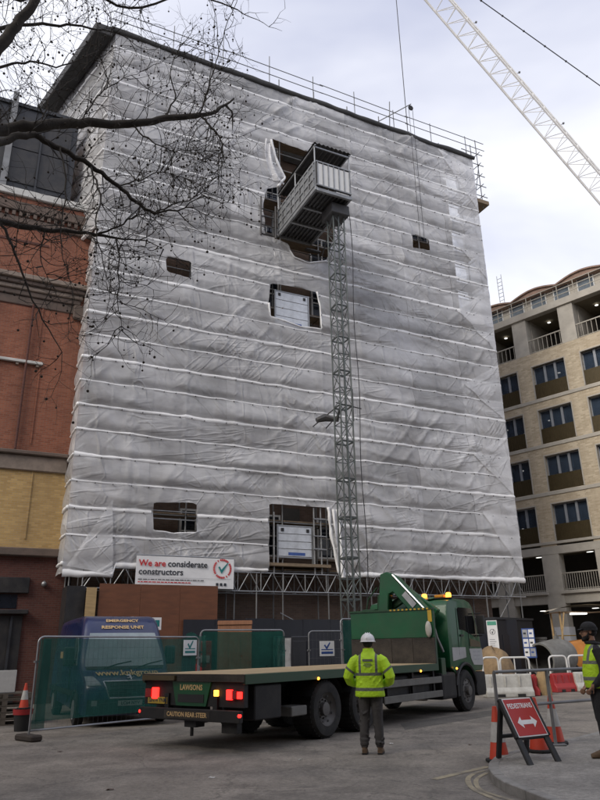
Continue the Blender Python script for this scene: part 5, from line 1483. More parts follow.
# cab
arch = [(9.15+.66*math.cos(math.radians(a)), .515+.66*math.sin(math.radians(a))) for a in range(28, 160, 11)]
prof = [(8.26, 1.10), (8.50, 1.0)]+arch[::-1]+[(9.88, .98), (10.36, .98), (10.43, 1.15), (10.43, 1.55), (10.36, 1.86), (10.02, 2.66), (9.86, 2.80), (9.55, 2.87), (8.75, 2.87), (8.40, 2.80), (8.28, 2.62)]
cb_ = MB(); cb_.prism(prof, 'y', -1.21, 1.21); cab = cb_.build('cab', M['lorry_green'], lo, bevel=.045, seg=2, smooth=35)
fb = MB(); fb.prism([(9.82,.95),(9.80,.42),(9.9,.34),(10.40,.34),(10.47,.45),(10.47,.95)], 'y', -1.22, 1.22); fb.build('front_bumper', M['chassis'], cab, bevel=.04, seg=2, smooth=35)
for sg in (-1, 1):
    y = sg*1.213
    def sidep(poly, nm, mt, d=.006):
        m = MB(); m.prism(poly, 'y', y-sg*.02, y+sg*d); return m.build(nm, M[mt], cab)
    sidep([(8.98,2.06),(8.94,2.60),(9.02,2.64),(9.90,2.64),(10.20,1.90),(10.10,1.86),(9.6,1.96),(9.3,2.04)], 'side_window', 'cab_glass')
    sidep([(9.52,1.56),(10.40,1.56),(10.41,1.12),(9.74,1.14),(9.60,1.30)], 'door_lower', 'silver', .008)
    sidep([(8.42,1.60),(9.28,1.60),(9.28,1.34),(8.42,1.26)], 'cab_side_panel', 'silver', .007)
    for z in (1.46, 1.36, 1.26): sidep([(9.75,z),(10.25,z),(10.25,z+.035),(9.75,z+.035)], 'door_print', 'grey_print', .0095)
    sidep([(9.62,1.83),(10.30,1.74),(10.34,1.60),(9.62,1.62)], 'door_stripe', 'bronze_panel', .007)
    dg = MB()
    for x in (8.86, 9.56): dg.box(x-.006, x+.006, y-sg*.02, y+sg*.0075, 1.4, 2.62)
    dg.build('door_seam', M['chassis'], cab)
    dh = MB(); dh.box(8.98, 9.16, y, y+sg*.04, 1.88, 1.93); dh.build('door_handle', M['black_plastic'], cab, bevel=.008)
    mr = MB(); mr.box(10.05, 10.18, y+sg*.06, y+sg*.28, 1.95, 2.45); mr.tube((10.1, y, 2.5), (10.1, y+sg*.2, 2.5), .02, 6); mr.tube((10.1, y, 1.9), (10.1, y+sg*.2, 1.9), .02, 6)
    mr.build('wing_mirror', M['black_plastic'], cab, bevel=.02)
    wa = MB()
    for rr, dy in ((.66, .0), (.72, .0)):
        pass
    wa.path([(9.15+.67*math.cos(math.radians(a)), y+sg*.01, .515+.67*math.sin(math.radians(a))) for a in range(15, 172, 8)], .045, 6)
    wa.build('wheel_arch', M['black_plastic'], cab, smooth=True)
    MB().box(8.55, 8.72, y-sg*.3, y+sg*.01, .4, 1.1).build('cab_step', M['chassis'], cab)
wsn = Vector((.8, 0, .34)).normalized()
ws = MB(); ws.add([(10.345,-1.08,1.93),(10.345,1.08,1.93),(10.055,1.05,2.62),(10.055,-1.05,2.62)], [(0,1,2,3)])
ws.V = [tuple(Vector(v)+wsn*.012) for v in ws.V]; ws.build('windscreen', M['cab_glass'], cab)
gr = MB()
for k in range(4): gr.box(10.42, 10.445, -.85, .85, 1.15+k*.12, 1.22+k*.12)
gr.build('grille', M['chassis'], cab)
for sg in (-1, 1): MB().box(10.44, 10.475, sg*.72-.18, sg*.72+.18, .62, .82).build('headlamp', M['lens'], cab)
# beacon bar
for y in (-.95, -.22):
    bc = MB(); bc.box(8.62, 8.78, y-.26, y+.26, 2.872, 2.90); bar_ = bc.build('beacon_base', M['black_plastic'], cab)
    m = MB(); m.lathe([(.075,2.90),(.08,2.95),(.07,3.01),(.04,3.03)], 14, T=Matrix.Translation((8.7, y-.16, 0))); m.build('beacon', M['amber_lamp'], bar_, smooth=True)
    m = MB(); m.box(8.64, 8.76, y-.05, y+.24, 2.90, 2.98); m.build('beacon_lens', M['amber_lens'], bar_, bevel=.015)
vis = MB(); vis.prism([(8.45,2.86),(9.7,2.86),(9.3,2.93),(8.7,2.93)], 'y', -.7, .7); vis.build('roof_hatch', M['lorry_green'], cab, bevel=.02)

# ================================================================== RESPONSE VAN
VAZ = 154.0
vf = at_dist(127.5, 690, 18.2); VP0 = Vector((vf.x, vf.y, 0))-az_vec(VAZ)*5.40
va = root('response_van', 'dark blue emergency response van parked nose out behind green netted fence', 'van', VP0, rotz_of(VAZ)); va.scale = (1.06, 1.08, 1.03)
def sst(a, b, x):
    t = max(0, min(1, (x-a)/(b-a))); return t*t*(3-2*t)
def vw(p):
    x, y, z = p
    return (x-.17*(y/1.0)**2*sst(3.4, 5.0, x), y*(1-.15*sst(1.25, 2.6, z))*(1-.05*sst(4.6,5.4,x)), z)
vprof = [(5.34,.24),(5.41,.42),(5.42,.60),(5.40,.78),(5.33,.93),(5.20,1.04),(5.02,1.13),(4.84,1.22),(4.70,1.42),(4.55,1.63),(4.40,1.84),(4.26,2.02),(4.20,2.11),(4.10,2.24),(3.98,2.35),(3.80,2.42),(3.5,2.455),(3.0,2.465),(2.0,2.47),(1.0,2.465),(.25,2.45),(.08,2.38),(.02,2.2),(0,1.6),(0,1.0),(0,.42)]
cols = [(-1.02,.16),(-1.005,.08),(-.97,.03),(-.90,.0),(-.7,0),(-.45,0),(-.2,0),(0,0),(.2,0),(.45,0),(.7,0),(.90,.0),(.97,.03),(1.005,.08),(1.02,.16)]
def vin(i, d):
    a, b = Vector(vprof[max(0,i-1)]), Vector(vprof[min(len(vprof)-1,i+1)])
    t = (b-a).normalized(); nrm = Vector((-t.y, t.x))   # inward for this travel direction
    return Vector(vprof[i])+nrm*d
vb_ = MB(); n1 = len(cols)
for i in range(len(vprof)):
    for y, d in cols:
        q = vin(i, d); vb_.V.append(vw((q.x, y, q.y)))
for i in range(len(vprof)-1):
    for j in range(n1-1):
        vb_.F.append((i*n1+j, i*n1+j+1, (i+1)*n1+j+1, (i+1)*n1+j)); vb_.M.append(0)
vb_.F.append(tuple(i*n1 for i in range(len(vprof)))); vb_.M.append(0)
vb_.F.append(tuple(i*n1+n1-1 for i in reversed(range(len(vprof))))); vb_.M.append(0)
vb_.F.append(tuple(range(n1))); vb_.M.append(0); vb_.F.append(tuple((len(vprof)-1)*n1+j for j in reversed(range(n1)))); vb_.M.append(0)
vbody = vb_.build('body', M['van_blue'], va, smooth=50)
def vpt(t, y, d=.01):   # point on the outline by length index t (float index), lifted d
    i = int(t); f = t-i
    a = vin(i, -d); b = vin(min(i+1, len(vprof)-1), -d); q = a.lerp(b, f)
    return vw((q.x, y, q.y))
def vpatch(nm, mt, t0, t1, y0, y1, y0b=None, y1b=None, d=.01, nu=8, nv=10, par=None):
    y0b = y0 if y0b is None else y0b; y1b = y1 if y1b is None else y1b
    m = MB(); m.grid(lambda u, v: vpt(t0+(t1-t0)*u, (y0+(y0b-y0)*u)+((y1+(y1b-y1)*u)-(y0+(y0b-y0)*u))*v, d), nu, nv)
    return m.build(nm, M[mt], par or vbody, smooth='all')
vpatch('windscreen', 'van_glass', 7.2, 11.0, -.90, .90, -.84, .84, .012, 10, 14)
vpatch('lower_bumper', 'black_plastic', .2, 1.9, -.93, .93, None, None, .018, 6, 12)
vpatch('scuttle', 'black_plastic', 6.7, 7.2, -.88, .88, None, None, .013, 2, 12)
gr_ = vpatch('grille', 'black_plastic', 2.1, 4.05, -.46, .46, -.58, .58, .014, 6, 10)
gc = MB()
def gl(pts): gc.path([vpt(t, y, .025) for t, y in pts], .018, 6)
gl([(4.1,-.60+.12*k) for k in range(11)]); gl([(2.05,-.46+.092*k) for k in range(11)])
for sg in (-1, 1): gl([(2.05+2.05*k/5, sg*(.46+.14*k/5)) for k in range(6)])
gc.build('grille_surround', M['chrome'], gr_, smooth=True)
for k in range(3): 
    sl_ = MB(); sl_.path([vpt(2.5+.5*k, -.46+.092*q, .018) for q in range(11)], .008, 5); sl_.build('grille_bar', M['black_plastic'], gr_)
for sg in (-1, 1):
    vpatch('headlight', 'lens', 3.6, 5.2, sg*.64, sg*.96, sg*.80, sg*.985, .012, 6, 5)
    vpatch('fog_light', 'lens', 1.2, 1.8, sg*.72, sg*.84, None, None, .022, 3, 3)
# emblem: small standing beast built from a few strokes
em2 = MB()
ez = 4.62
for pts, r in (([(0,-.02,.10),(0,.02,.04),(0,.03,-.04)], .020), ([(0,.02,.06),(0,-.07,.07)], .012), ([(0,.02,.02),(0,-.06,.0)], .012), ([(0,.03,-.04),(0,-.03,-.10)], .013), ([(0,.03,-.04),(0,.06,-.11)], .013), ([(0,.04,-.02),(0,.09,.05)], .008)):
    base = Vector(vpt(ez, 0, .02))
    em2.path([base+Vector((p[2]*-.55, p[1], p[2]*.8)) for p in pts], r, 6)
em2.build('emblem', M['chrome'], vbody, smooth=True)
def vtext(body, size, tmid, dt, mt, sx=1.0, lift=.02, stretch=1.0):
    T = Matrix.Identity(4)
    o = text('lettering', body, size, M[mt], vbody, T, .0008, .004, sx=sx)
    me = o.data; i = int(tmid)
    for v in me.vertices:
        # text y runs up the outline, text x runs across the van
        a, b = Vector(vprof[i]), Vector(vprof[i+1])
        seg = (b-a).length
        t = tmid+v.co.y*stretch/seg
        t = max(0, min(len(vprof)-2, t))
        v.co = Vector(vpt(t, v.co.x, lift+v.co.z))
    return o
vtext('EMERGENCY', .125, 13.6, 0, 'gold_print', 1.25)
vtext('RESPONSE UNIT', .125, 12.3, 0, 'gold_print', 1.25)
vtext('www.knkgroup', .20, 5.75, 0, 'gold_print', 1.15, .02, 1.7)
pl2 = MB(); q = Vector(vpt(1.45, 0, .03)); pl2.box(q.x-.01, q.x+.012, -.26, .26, q.z-.055, q.z+.055); pn = pl2.build('number_plate', M['plate_white'], vbody)
text('plate_text', 'LC64 NYV', .095, M['dark_print'], pn, face_T((q.x+.0135, 0, q.z), (0,1,0), (0,0,1)), .0005, .002, sx=.95)
for sg in (-1, 1):
    m = MB(); m.prism([(3.45,1.28),(3.45,1.98),(3.75,1.98),(4.28,1.70),(4.50,1.30)], 'y', 0, .012)
    for i, v in enumerate(m.V):
        m.V[i] = (v[0]-.16*sst(3.4,5,v[0]), sg*(1.024*(1-.15*sst(1.25,2.6,v[2])))+sg*(v[1]-.004), v[2])
    m.build('side_window', M['van_glass'], vbody)
    m = MB(); m.box(4.05, 4.20, sg*1.06, sg*1.30, 1.28, 1.72); m.box(4.1, 4.16, sg*.98, sg*1.08, 1.34, 1.42); m.build('wing_mirror', M['black_plastic'], vbody, bevel=.03)
    m = MB(); m.box(.1, 4.3, sg*1.015, sg*1.045, .62, .74); m.build('rub_strip', M['black_plastic'], vbody)
    m = MB(); m.box(3.32, 3.34, sg*1.0, sg*1.026, .45, 1.3); m.build('door_seam', M['black_plastic'], vbody)
    m = MB(); m.box(1.5, 3.0, sg*1.0, sg*1.024, 1.45, 1.62); m.build('side_print', M['gold_print'], vbody)
wt = MB(); wt.lathe([(.19,-.10),(.27,-.11),(.33,-.09),(.345,-.05),(.345,.05),(.33,.09),(.27,.11),(.19,.10)], 28, T=Matrix.Rotation(math.pi/2,4,'X'))
wtm = wt.mesh('tyre', M['rubber'], smooth=35)
wr = MB(); wr.lathe([(.21,-.115),(.19,-.09),(.10,-.10),(.06,-.115)], 20, T=Matrix.Rotation(math.pi/2,4,'X')); wr.lathe([(.21,.115),(.19,.09),(.10,.10),(.06,.115)], 20, T=Matrix.Rotation(math.pi/2,4,'X'))
wrm = wr.mesh('rim', M['silver'], smooth=35)
for x in (.95, 4.45):
    for sg in (-1, 1):
        w = link('wheel', wtm, va, (x, sg*.93, .345)); link('rim', wrm, w)
        m = MB(); m.path([(x+.41*math.cos(math.radians(a)), sg*1.022, .345+.41*math.sin(math.radians(a))) for a in range(0, 181, 12)], .03, 6); m.build('wheel_arch', M['black_plastic'], va, smooth=True)
for sg in (-.5, .25):
    m = MB(); m.path([vpt(6.95, sg, .02), vpt(7.4, sg+.3, .025), vpt(7.7, sg+.62, .022)], .010, 5); m.build('wiper', M['black_plastic'], vbody)

# ================================================================== MESH FENCES WITH GREEN NETTING
def fence(p0, p1, h, label, net=(0.02, .98, .12, .985), z0=.12, net2=None, notice=None, nm='net_green', group='mesh fence panels round the site'):
    p0, p1 = Vector((p0[0], p0[1], 0)), Vector((p1[0], p1[1], 0))
    d = p1-p0; L = d.length; az = math.degrees(math.atan2(d.x, d.y))
    f = root('mesh_fence', label, 'fence', p0, rotz_of(az), group)
    r = .12
    pts = [(0,0,z0)]+[(0,0,h-r)]+[(r-r*math.cos(a), 0, h-r+r*math.sin(a)) for a in (.4,.8,1.2)]+[(r,0,h),(L-r,0,h)]+[(L-r+r*math.sin(a), 0, h-r+r*math.cos(a)) for a in (.4,.8,1.2)]+[(L,0,h-r),(L,0,z0)]
    MB().path(pts, .021, 8).build('frame_tube', M['galv'], f, smooth=True)
    MB().tube((0,0,z0+.06), (L,0,z0+.06), .019, 8).build('bottom_rail', M['galv'], f, smooth=True)
    m = MB()
    n = int(L/.12)
    for i in range(1, n): m.tube((i*L/n,0,z0+.06), (i*L/n,0,h-.01), .002, 3)
    for k in range(1, 8): m.tube((0,0,z0+k*(h-z0)/8), (L,0,z0+k*(h-z0)/8), .002, 3)
    tag(m.build('wire_mesh', M['galv_dull'], f), kind='stuff')
    x0, x1, a, b = net
    sd = p0.x*3
    m = MB(); m.grid(lambda u, v: (L*(x0+(x1-x0)*u), -.03-.035*nz(u*L*1.6+sd, v*2.0, 70)-.012*nz(u*L*6, v*7, 71), z0+(h-z0)*(a+(b-a)*v)-.02*math.sin(u*math.pi)*v), int(L*10), 18)
    m.build('netting', M[nm], f, smooth='all')
    if net2:
        x0, x1, a, b = net2
        m = MB(); m.grid(lambda u, v: (L*(x0+(x1-x0)*u), -.07-.04*nz(u*4+sd, v*3, 72), z0+(h-z0)*(a+(b-a)*v)), 16, 16); m.build('netting', M['net_green'], f, smooth='all')
    for x in (0, L):
        m = MB(); m.prism([(-.12,-.34),(.12,-.34),(.12,.34),(-.12,.34)], 'z', 0, .12); m.build('fence_foot', M['foot_block'], f, loc=(x,0,0), bevel=.03)
    for x, z in ((.0, h*.75), (L, h*.75)):
        m = MB(); m.box(x-.05, x+.05, -.03, .03, z-.02, z+.02); m.build('clamp', M['galv_dull'], f)
    if notice:
        x, z, w, hh, mt = notice
        b_ = MB(); b_.box(x, x+w, -.085, -.075, z, z+hh); nt = b_.build('notice', M['paper'], f)
        b_ = MB(); b_.box(x+.05, x+w-.05, -.088, -.0855, z+hh*.15, z+hh*.3); b_.box(x+.05, x+w-.05, -.088, -.0855, z+hh*.4, z+hh*.46); b_.build('notice_print', M[mt], nt)
        b_ = MB(); cx, cz = x+w/2, z+hh*.66; q = w*.22
        b_.prism([(cx-q,cz+.02),(cx-q*.6,cz+.05),(cx-q*.2,cz-.02),(cx+q*.9,cz+.12),(cx+q,cz+.08),(cx-q*.1,cz-.1)], 'y', -.0885, -.0855); b_.build('notice_tick', M[mt], nt)
    return f
A_ = gnd(28, 741); B_ = gnd(196, 722)
fence(A_, B_, 1.95, 'large mesh fence panel with green netting in front of the van', net2=(0, .06, .05, .97), notice=((B_-A_).length-.55, 1.52, .42, .36, 'teal_print'))
C0 = at_dist(200, 650, 18.7); C1 = at_dist(284, 650, 19.6)
fence(C0, C1, 2.12, 'mesh fence panel with green netting between hoarding and lorry deck', net2=(.85, 1.0, .35, .92), nm='net_dense')
sr = MB(); sr.grid(lambda u, v: (.5*(u-.5)*(1-.3*v)+.12*v, -.05-.05*math.sin(u*7), -.75*v+.05*math.sin(u*6)), 12, 14)
o = sr.build('net_scrap', M['net_green'], None, loc=(C0.x-.12, C0.y-.1, 2.02), rot=(0,0,.4), smooth='all'); tag(o, 'loose scrap of green netting tied between two fence panels', 'netting')
D0 = at_dist(309, 650, 21.4); D1 = at_dist(343, 650, 22.0)
fence(D0, D1, 2.12, 'narrow bare mesh fence panel with pale blue notice', net=(.9, 1.0, .1, .3), notice=(.32, 1.42, .5, .42, 'blue_print'))
E0 = at_dist(341.5, 650, 22.6); E1 = at_dist(415, 650, 24.6)
fence(E0, E1, 2.50, 'tall mesh fence panel with green netting behind the lorry headboard', nm='net_dense')
# bits behind the fences
def boxthing(name, label, cat, px0, px1, py_top, dist, depth, mt, rz=None, bevel=.02, z0=0.0, extra=None, par=None):
    a = at_dist(px0, py_top, dist); b = at_dist(px1, py_top, dist)
    w = (b-a).length; h = (a.z+b.z)/2
    az = math.degrees(math.atan2((b-a).x, (b-a).y))
    t_ = root(name, label, cat, (a.x, a.y, 0), rotz_of(az))
    return t_, w, h
t_, w, h = boxthing('packing_crate', 'brown packing crate standing behind the netted fence', 'crate', 218, 252, 620.5, 22.8, .8, 'crate_wood')
for k in range(3): MB().box(.002+k*w/3, (k+1)*w/3-.006, 0, .04, 0, h-.0).build('crate_board', M['crate_wood'], t_)
MB().box(0, w, .042, .9, 0, h-.005).build('crate_body', M['crate_wood'], t_)
MB().box(-.01, w+.01, -.03, -.002, h-.12, h-.02).build('crate_batten', M['crate_wood'], t_)
t_, w, h = boxthing('red_barrier_board', 'upright red plastic board behind the fence joint', 'board', 196, 212, 641, 20.6, .1, 'barrier_red')
MB().box(0, w, 0, .08, 0, h).build('board_panel', M['barrier_red'], t_, bevel=.02); MB().box(.05, w-.05, -.02, -.002, h*.7, h*.8).build('board_band', M['barrier_white'], t_)
t_, w, h = boxthing('portable_toilet', 'dark blue site cabin box standing between the fence panels', 'cabin', 291, 308, 636, 23.6, 1.1, 'blue_print')
MB().box(0, w, 0, 1.1, .05, h).build('cabin_shell', M['hoarding_navy'], t_, bevel=.03); MB().box(.06, w-.06, -.03, -.003, .12, h-.15).build('cabin_door', M['hoarding_navy'], t_, bevel=.01)
t_, w, h = boxthing('wrapped_pallet', 'pallet of goods wrapped in clear film behind the fence end', 'pallet', 277, 291, 638, 21.6, .8, 'sheet')
MB().grid(lambda u, v: (w*u+.03*nz(v*4,u,80), -.04*nz(u*4,v*4,81), .14+(h-.14)*v), 10, 12).build('film_front', M['sheet'], t_, smooth='all'); MB().box(.02, w-.02, .06, .7, .14, h-.03).build('goods', M['drum_grey'], t_, bevel=.03); MB().box(0, w, .03, .75, 0, .135).build('pallet_base', M['pallet_wood'], t_)
# small white sign behind the van
a = at_dist(150, 626, 23.5)
sg_ = root('site_notice', 'small white sign with teal mark fixed on the plywood boards', 'notice', (a.x, a.y, 0), rotz_of(FAZ))
MB().box(0, .36, -.01, .0, 2.28, 2.66).build('notice_board', M['paper'], sg_); MB().box(.06, .3, -.014, -.0105, 2.38, 2.58).build('notice_print', M['teal_print'], sg_); MB().tube((.18,.02,0), (.18,.02,2.6), .02, 6).build('notice_post', M['galv_dull'], sg_)
# things by the shop front on the far left
pal = root('pallet_stack', 'stack of weathered wooden pallets beside the black shop front', 'pallets', gnd(2, 726), rotz_of(62))
bd = MB(); bd.box(-.62, .62, -.05, .05, 0, .022); bdm = bd.mesh('pallet_board', M['pallet_wood'])
bl = MB(); bl.box(-.06, .06, -.5, .5, 0, .09); blm = bl.mesh('pallet_bearer', M['pallet_wood'])
for k in range(5):
    z = k*.145
    for x in (-.55, 0, .55): link('pallet_bearer', blm, pal, (x, .5, z+.024))
    for j in range(6): link('pallet_board', bdm, pal, (rnd.uniform(-.02,.02), .05+j*.18, z+.115))
    for j in (0, 5): link('pallet_board', bdm, pal, (0, .05+j*.18, z))
p_ = gnd(2, 727)+FN*-.1
wb = root('white_board', 'plain white board standing on the pallet stack', 'board', (p_.x-.25, p_.y+.1, .728), rotz_of(60))
MB().box(-.45, .40, 0, .03, 0, .52).build('board_face', M['white_stone'], wb, bevel=.006); MB().box(-.47, .42, -.012, -.002, -.0, .02).build('board_edge', M['galv_dull'], wb)

# ================================================================== CONES
def cone_mesh(h=.75):
    base = MB(); base.prism([(.21*math.cos(a)*(1 if i % 2 else 1.0), .21*math.sin(a)) for i, a in enumerate([math.pi/8+k*math.pi/4 for k in range(8)])], 'z', 0, .045)
    r = lambda z: .145-(.145-.032)*(z-.045)/(h-.045)
    segs = [('cone_orange', .045, h*.36), ('cone_white', h*.36, h*.72), ('cone_orange', h*.72, h)]
    parts = [('cone_base', base.mesh('cone_base', M['rubber'], bevel=.012))]
    for i, (mt, a, b) in enumerate(segs):
        m = MB(); d = .003 if mt == 'cone_white' else 0
        pr = [(r(a)+d, a), (r(b)+d, b)]
        if i == 2: pr += [(.026, h+.004), (.022, h-.03)]
        m.lathe(pr, 24, cap=(i == 2)); parts.append(('reflective_sleeve' if i == 1 else 'cone_shell', m.mesh('cone', M[mt], smooth=True)))
    return parts
CM = cone_mesh()
def cone(p, label, sc=1.0, rz=0.0):
    c = root('traffic_cone', label, 'traffic cone', p, rz, 'traffic cones'); c.scale = (sc,)*3
    for nm, me in CM: link(nm, me, c)
cone(gnd(500, 762), 'clean orange and white traffic cone beside the red sign frame on the road', 1.0)
cone(gnd(540, 752, PAVE_Z), 'orange traffic cone half hidden behind the red pedestrians sign', 1.0, .3)
cone(gnd(556, 744, PAVE_Z), 'grubby traffic cone behind the second post of the grey tube barrier', .98, .5)
bk_ = root('waste_bin', 'small black bin with red rim between pallets and fence', 'bin', gnd(21, 731), 0)
m = MB(); m.lathe([(.15,0),(.20,.42),(.215,.42),(.215,.45),(.19,.45),(.145,.03)], 20); m.build('bin_shell', M['black_plastic'], bk_, smooth=True)
m = MB(); m.lathe([(.195,.34),(.21,.34),(.222,.452),(.20,.452)], 20, cap=False); m.build('bin_rim', M['barrier_red'], bk_, smooth=True)
m = MB(); m.ball((0,0,.36), .19, 10, 6, sc=(1,1,.5)); m.build('rubble', M['concrete'], bk_)
cp = gnd(21, 731); cone((cp.x, cp.y, .452), 'traffic cone standing on the black bin beside the pallet stack', .72, .2)

# ================================================================== PEDESTRIAN SIGN FRAME
S0 = gnd(497, 752, PAVE_Z); 
sgn = root('pedestrian_sign', 'red PEDESTRIANS sign with white double arrow on black plastic frame', 'sign', gnd(547, 763.5, PAVE_Z), 0)
azs = 60.0
sgn.rotation_euler = (0, 0, rotz_of(azs))
# local x along the sign, y away from the camera; face leans back
tilt = math.radians(29)
LT = Matrix.Rotation(-tilt, 4, 'X')
def SG(x, y, z): return tuple(LT @ Vector((x, y, z)))
lg = MB()
for x in (-.27, .27): lg.box(x-.05, x+.05, .012, .06, 0, .40, T=LT)
lg.box(-.32, .32, .012, .05, .34, .90, T=LT)
for x in (-.31, .31): lg.box(x-.025, x+.025, -.012, .055, .36, .915, T=LT)
lg.build('front_frame', M['black_plastic'], sgn, bevel=.012)
bkf = MB(); top = Vector(SG(0, .05, .86))
for x in (-.27, .27): bkf.bar((x, top.y+.0, .78), (x, top.y+.16, 0.02), .08, .05)
bkf.bar((-.27, top.y+.105, .3), (.27, top.y+.105, .3), .05, .05)
bkf.build('back_frame', M['black_plastic'], sgn, bevel=.01)
m = MB(); m.box(-.285, .285, -.004, .010, .365, .905, T=LT); m.build('sign_border', M['paper'], sgn)
m = MB(); m.box(-.27, .27, -.008, -.0045, .38, .89, T=LT); face = m.build('sign_face', M['sign_red'], sgn)
T = LT @ face_T((0, -.0095, .79), (1,0,0), (0,0,1))
text('lettering', 'PEDESTRIANS', .098, M['paper'], face, T, .0006, .002, sx=.80)
m = MB(); m.prism([(-.19,.56),(-.10,.64),(-.10,.59),(.10,.59),(.10,.64),(.19,.56),(.10,.48),(.10,.53),(-.10,.53),(-.10,.48)], 'y', -.011, -.0085, T=LT); m.build('double_arrow', M['paper'], face)

# ================================================================== GREY TUBE BARRIER
b0 = gnd(503, 760, PAVE_Z*0); b1 = gnd(556, 746, PAVE_Z); b2 = b1+(b1-b0)*1.25
brl = root('tube_barrier', 'grey steel tube pedestrian barrier along the pavement edge', 'barrier', b0, 0)
top0 = at_dist(500, 672, math.hypot(b0.x, b0.y)).z
lo0 = at_dist(503, 707, math.hypot(b0.x, b0.y)).z
P0, P1, P2 = Vector((0,0,0)), b1-b0, b2-b0
P1.z = P2.z = 0
for i, (p, zb) in enumerate(((P0, 0), (P1, PAVE_Z), (P2, PAVE_Z))):
    MB().tube((p.x,p.y,zb), (p.x,p.y,top0), .026, 10).build('post', M['galv_dull'], brl, smooth=True)
    m = MB(); m.box(p.x-.16, p.x+.16, p.y-.05, p.y+.05, zb+.001, zb+.03); m.build('base_plate', M['galv_dull'], brl, bevel=.006)
for z in (top0, lo0):
    MB().tube((P0.x,P0.y,z), (P2.x,P2.y,z), .024, 10).build('rail', M['galv_dull'], brl, smooth=True)

# ================================================================== PLASTIC BARRIERS AND THE DIG BEHIND
def wbar(px0, px1, pyb, pyt, mt, label, group):
    a = gnd(px0, pyb); b = gnd(px1, pyb-1.2)
    d = b-a; L = d.length; az = math.degrees(math.atan2(d.x, d.y))
    h = at_dist((px0+px1)/2, pyt, math.hypot(*((a+b)/2).xy)).z
    t_ = root('plastic_barrier', label, 'barrier', a, rotz_of(az), group)
    prof = [(-.22,0),(-.22,.16),(-.12,.30),(-.07,h-.03),(-.04,h),(.04,h),(.07,h-.03),(.12,.30),(.22,.16),(.22,0)]
    m = MB(); m.prism(prof, 'x', .01, L-.01); m.build('barrier_body', M[mt], t_, bevel=.02)
    for k in range(2):
        x = L*(.22+.42*k); m = MB(); m.box(x, x+L*.16, -.235, -.10, .0, .10); m.build('fork_slot', M['rubber'], t_)
    for k in range(3):
        x = L*(.12+.30*k); m = MB(); m.box(x, x+.05, -.135, -.06, .32, h-.06, ); m.build('moulded_rib', M[mt], t_, bevel=.015)
    return t_
G_ = 'water filled plastic barriers round the dig'
wbar(485, 533, 697.5, 674, 'barrier_white', 'long white plastic road barrier beside the lorry cab', G_)
wbar(533.5, 536.5, 696, 674.5, 'barrier_red', 'end sliver of red plastic barrier between white barrier and sand sack', G_)
wbar(553, 574.5, 692.5, 673, 'barrier_red', 'red plastic road barrier in front of the mixer drum', G_)
wbar(575.5, 612, 691.5, 671.5, 'barrier_white', 'white plastic barrier behind the bearded man', G_)
def lump(name, label, cat, px, pyb, wpx, hpx, mt, seed, dep=.8):
    c = gnd(px, pyb); d = math.hypot(c.x, c.y)
    w = (at_dist(px+wpx/2, pyb, d)-at_dist(px-wpx/2, pyb, d)).length; h = at_dist(px, pyb-hpx, d).z
    m = MB()
    def fn(u, v):
        a = 2*math.pi*u; e = v*math.pi/2
        r = 1+.22*nz(math.cos(a)*1.5+seed, math.sin(a)*1.5+v, 90)+.07*nz(math.cos(a)*5+seed, v*6, 91)
        return (w/2*r*math.cos(a)*math.cos(e)**.7, dep*r*math.sin(a)*math.cos(e)**.7, max(-.02, h*math.sin(e)*(1+.12*nz(math.cos(a)*2+seed, v*3, 92))))
    m.grid(fn, 40, 14)
    o = m.build(name, M[mt], None, loc=c, smooth='all'); return tag(o, label, cat)
lump('sand_heap', 'brown heap of sand behind the white plastic barrier', 'sand heap', 497, 690.5, 42, 42, 'sand', 1.0, 1.2)
lump('sand_sack', 'torn tan sand sack slumped between white and red barriers', 'sack', 544, 695, 17, 25, 'sack', 2.0, .35)
def hoop(px0, px1, pyt, dist, label, bars=2):
    a = at_dist(px0, 680, dist); b = at_dist(px1, 680, dist*1.01); L = (Vector((b.x-a.x, b.y-a.y, 0))).length
    az = math.degrees(math.atan2(b.x-a.x, b.y-a.y)); h = at_dist((px0+px1)/2, pyt, dist).z
    t_ = root('hoop_barrier', label, 'barrier', (a.x, a.y, 0), rotz_of(az), 'white hoop barriers behind the plastic barriers')
    r = .14
    pts = [(0,0,0),(0,0,h-r)]+[(r-r*math.cos(x), 0, h-r+r*math.sin(x)) for x in (.5,1.0)]+[(r,0,h),(L-r,0,h)]+[(L-r+r*math.sin(x),0,h-r+r*math.cos(x)) for x in (.5,1.0)]+[(L,0,h-r),(L,0,0)]
    MB().path(pts, .035, 8).build('hoop', M['white_paint'], t_, smooth=True)
    for k in range(1, bars): MB().tube((L*k/bars,0,.3), (L*k/bars,0,h), .022, 8).build('upright', M['white_paint'], t_, smooth=True)
    MB().tube((0,0,.35), (L,0,.35), .025, 8).build('lower_rail', M['white_paint'], t_, smooth=True)
    for x in (0, L): MB().box(x-.05, x+.05, -.25, .25, 0, .05).build('foot', M['rubber'], t_)
hoop(484, 500, 657.5, 28.0, 'white hoop barrier right beside the lorry cab', 1)
hoop(502, 531, 657.5, 28.6, 'white hoop barrier with middle upright in front of the posters', 2)
hoop(551.5, 569, 656, 29.4, 'white hoop barrier in front of the mixer drum', 1)
hoop(571, 590, 655.5, 29.8, 'white hoop barrier beside the orange dumper', 1)
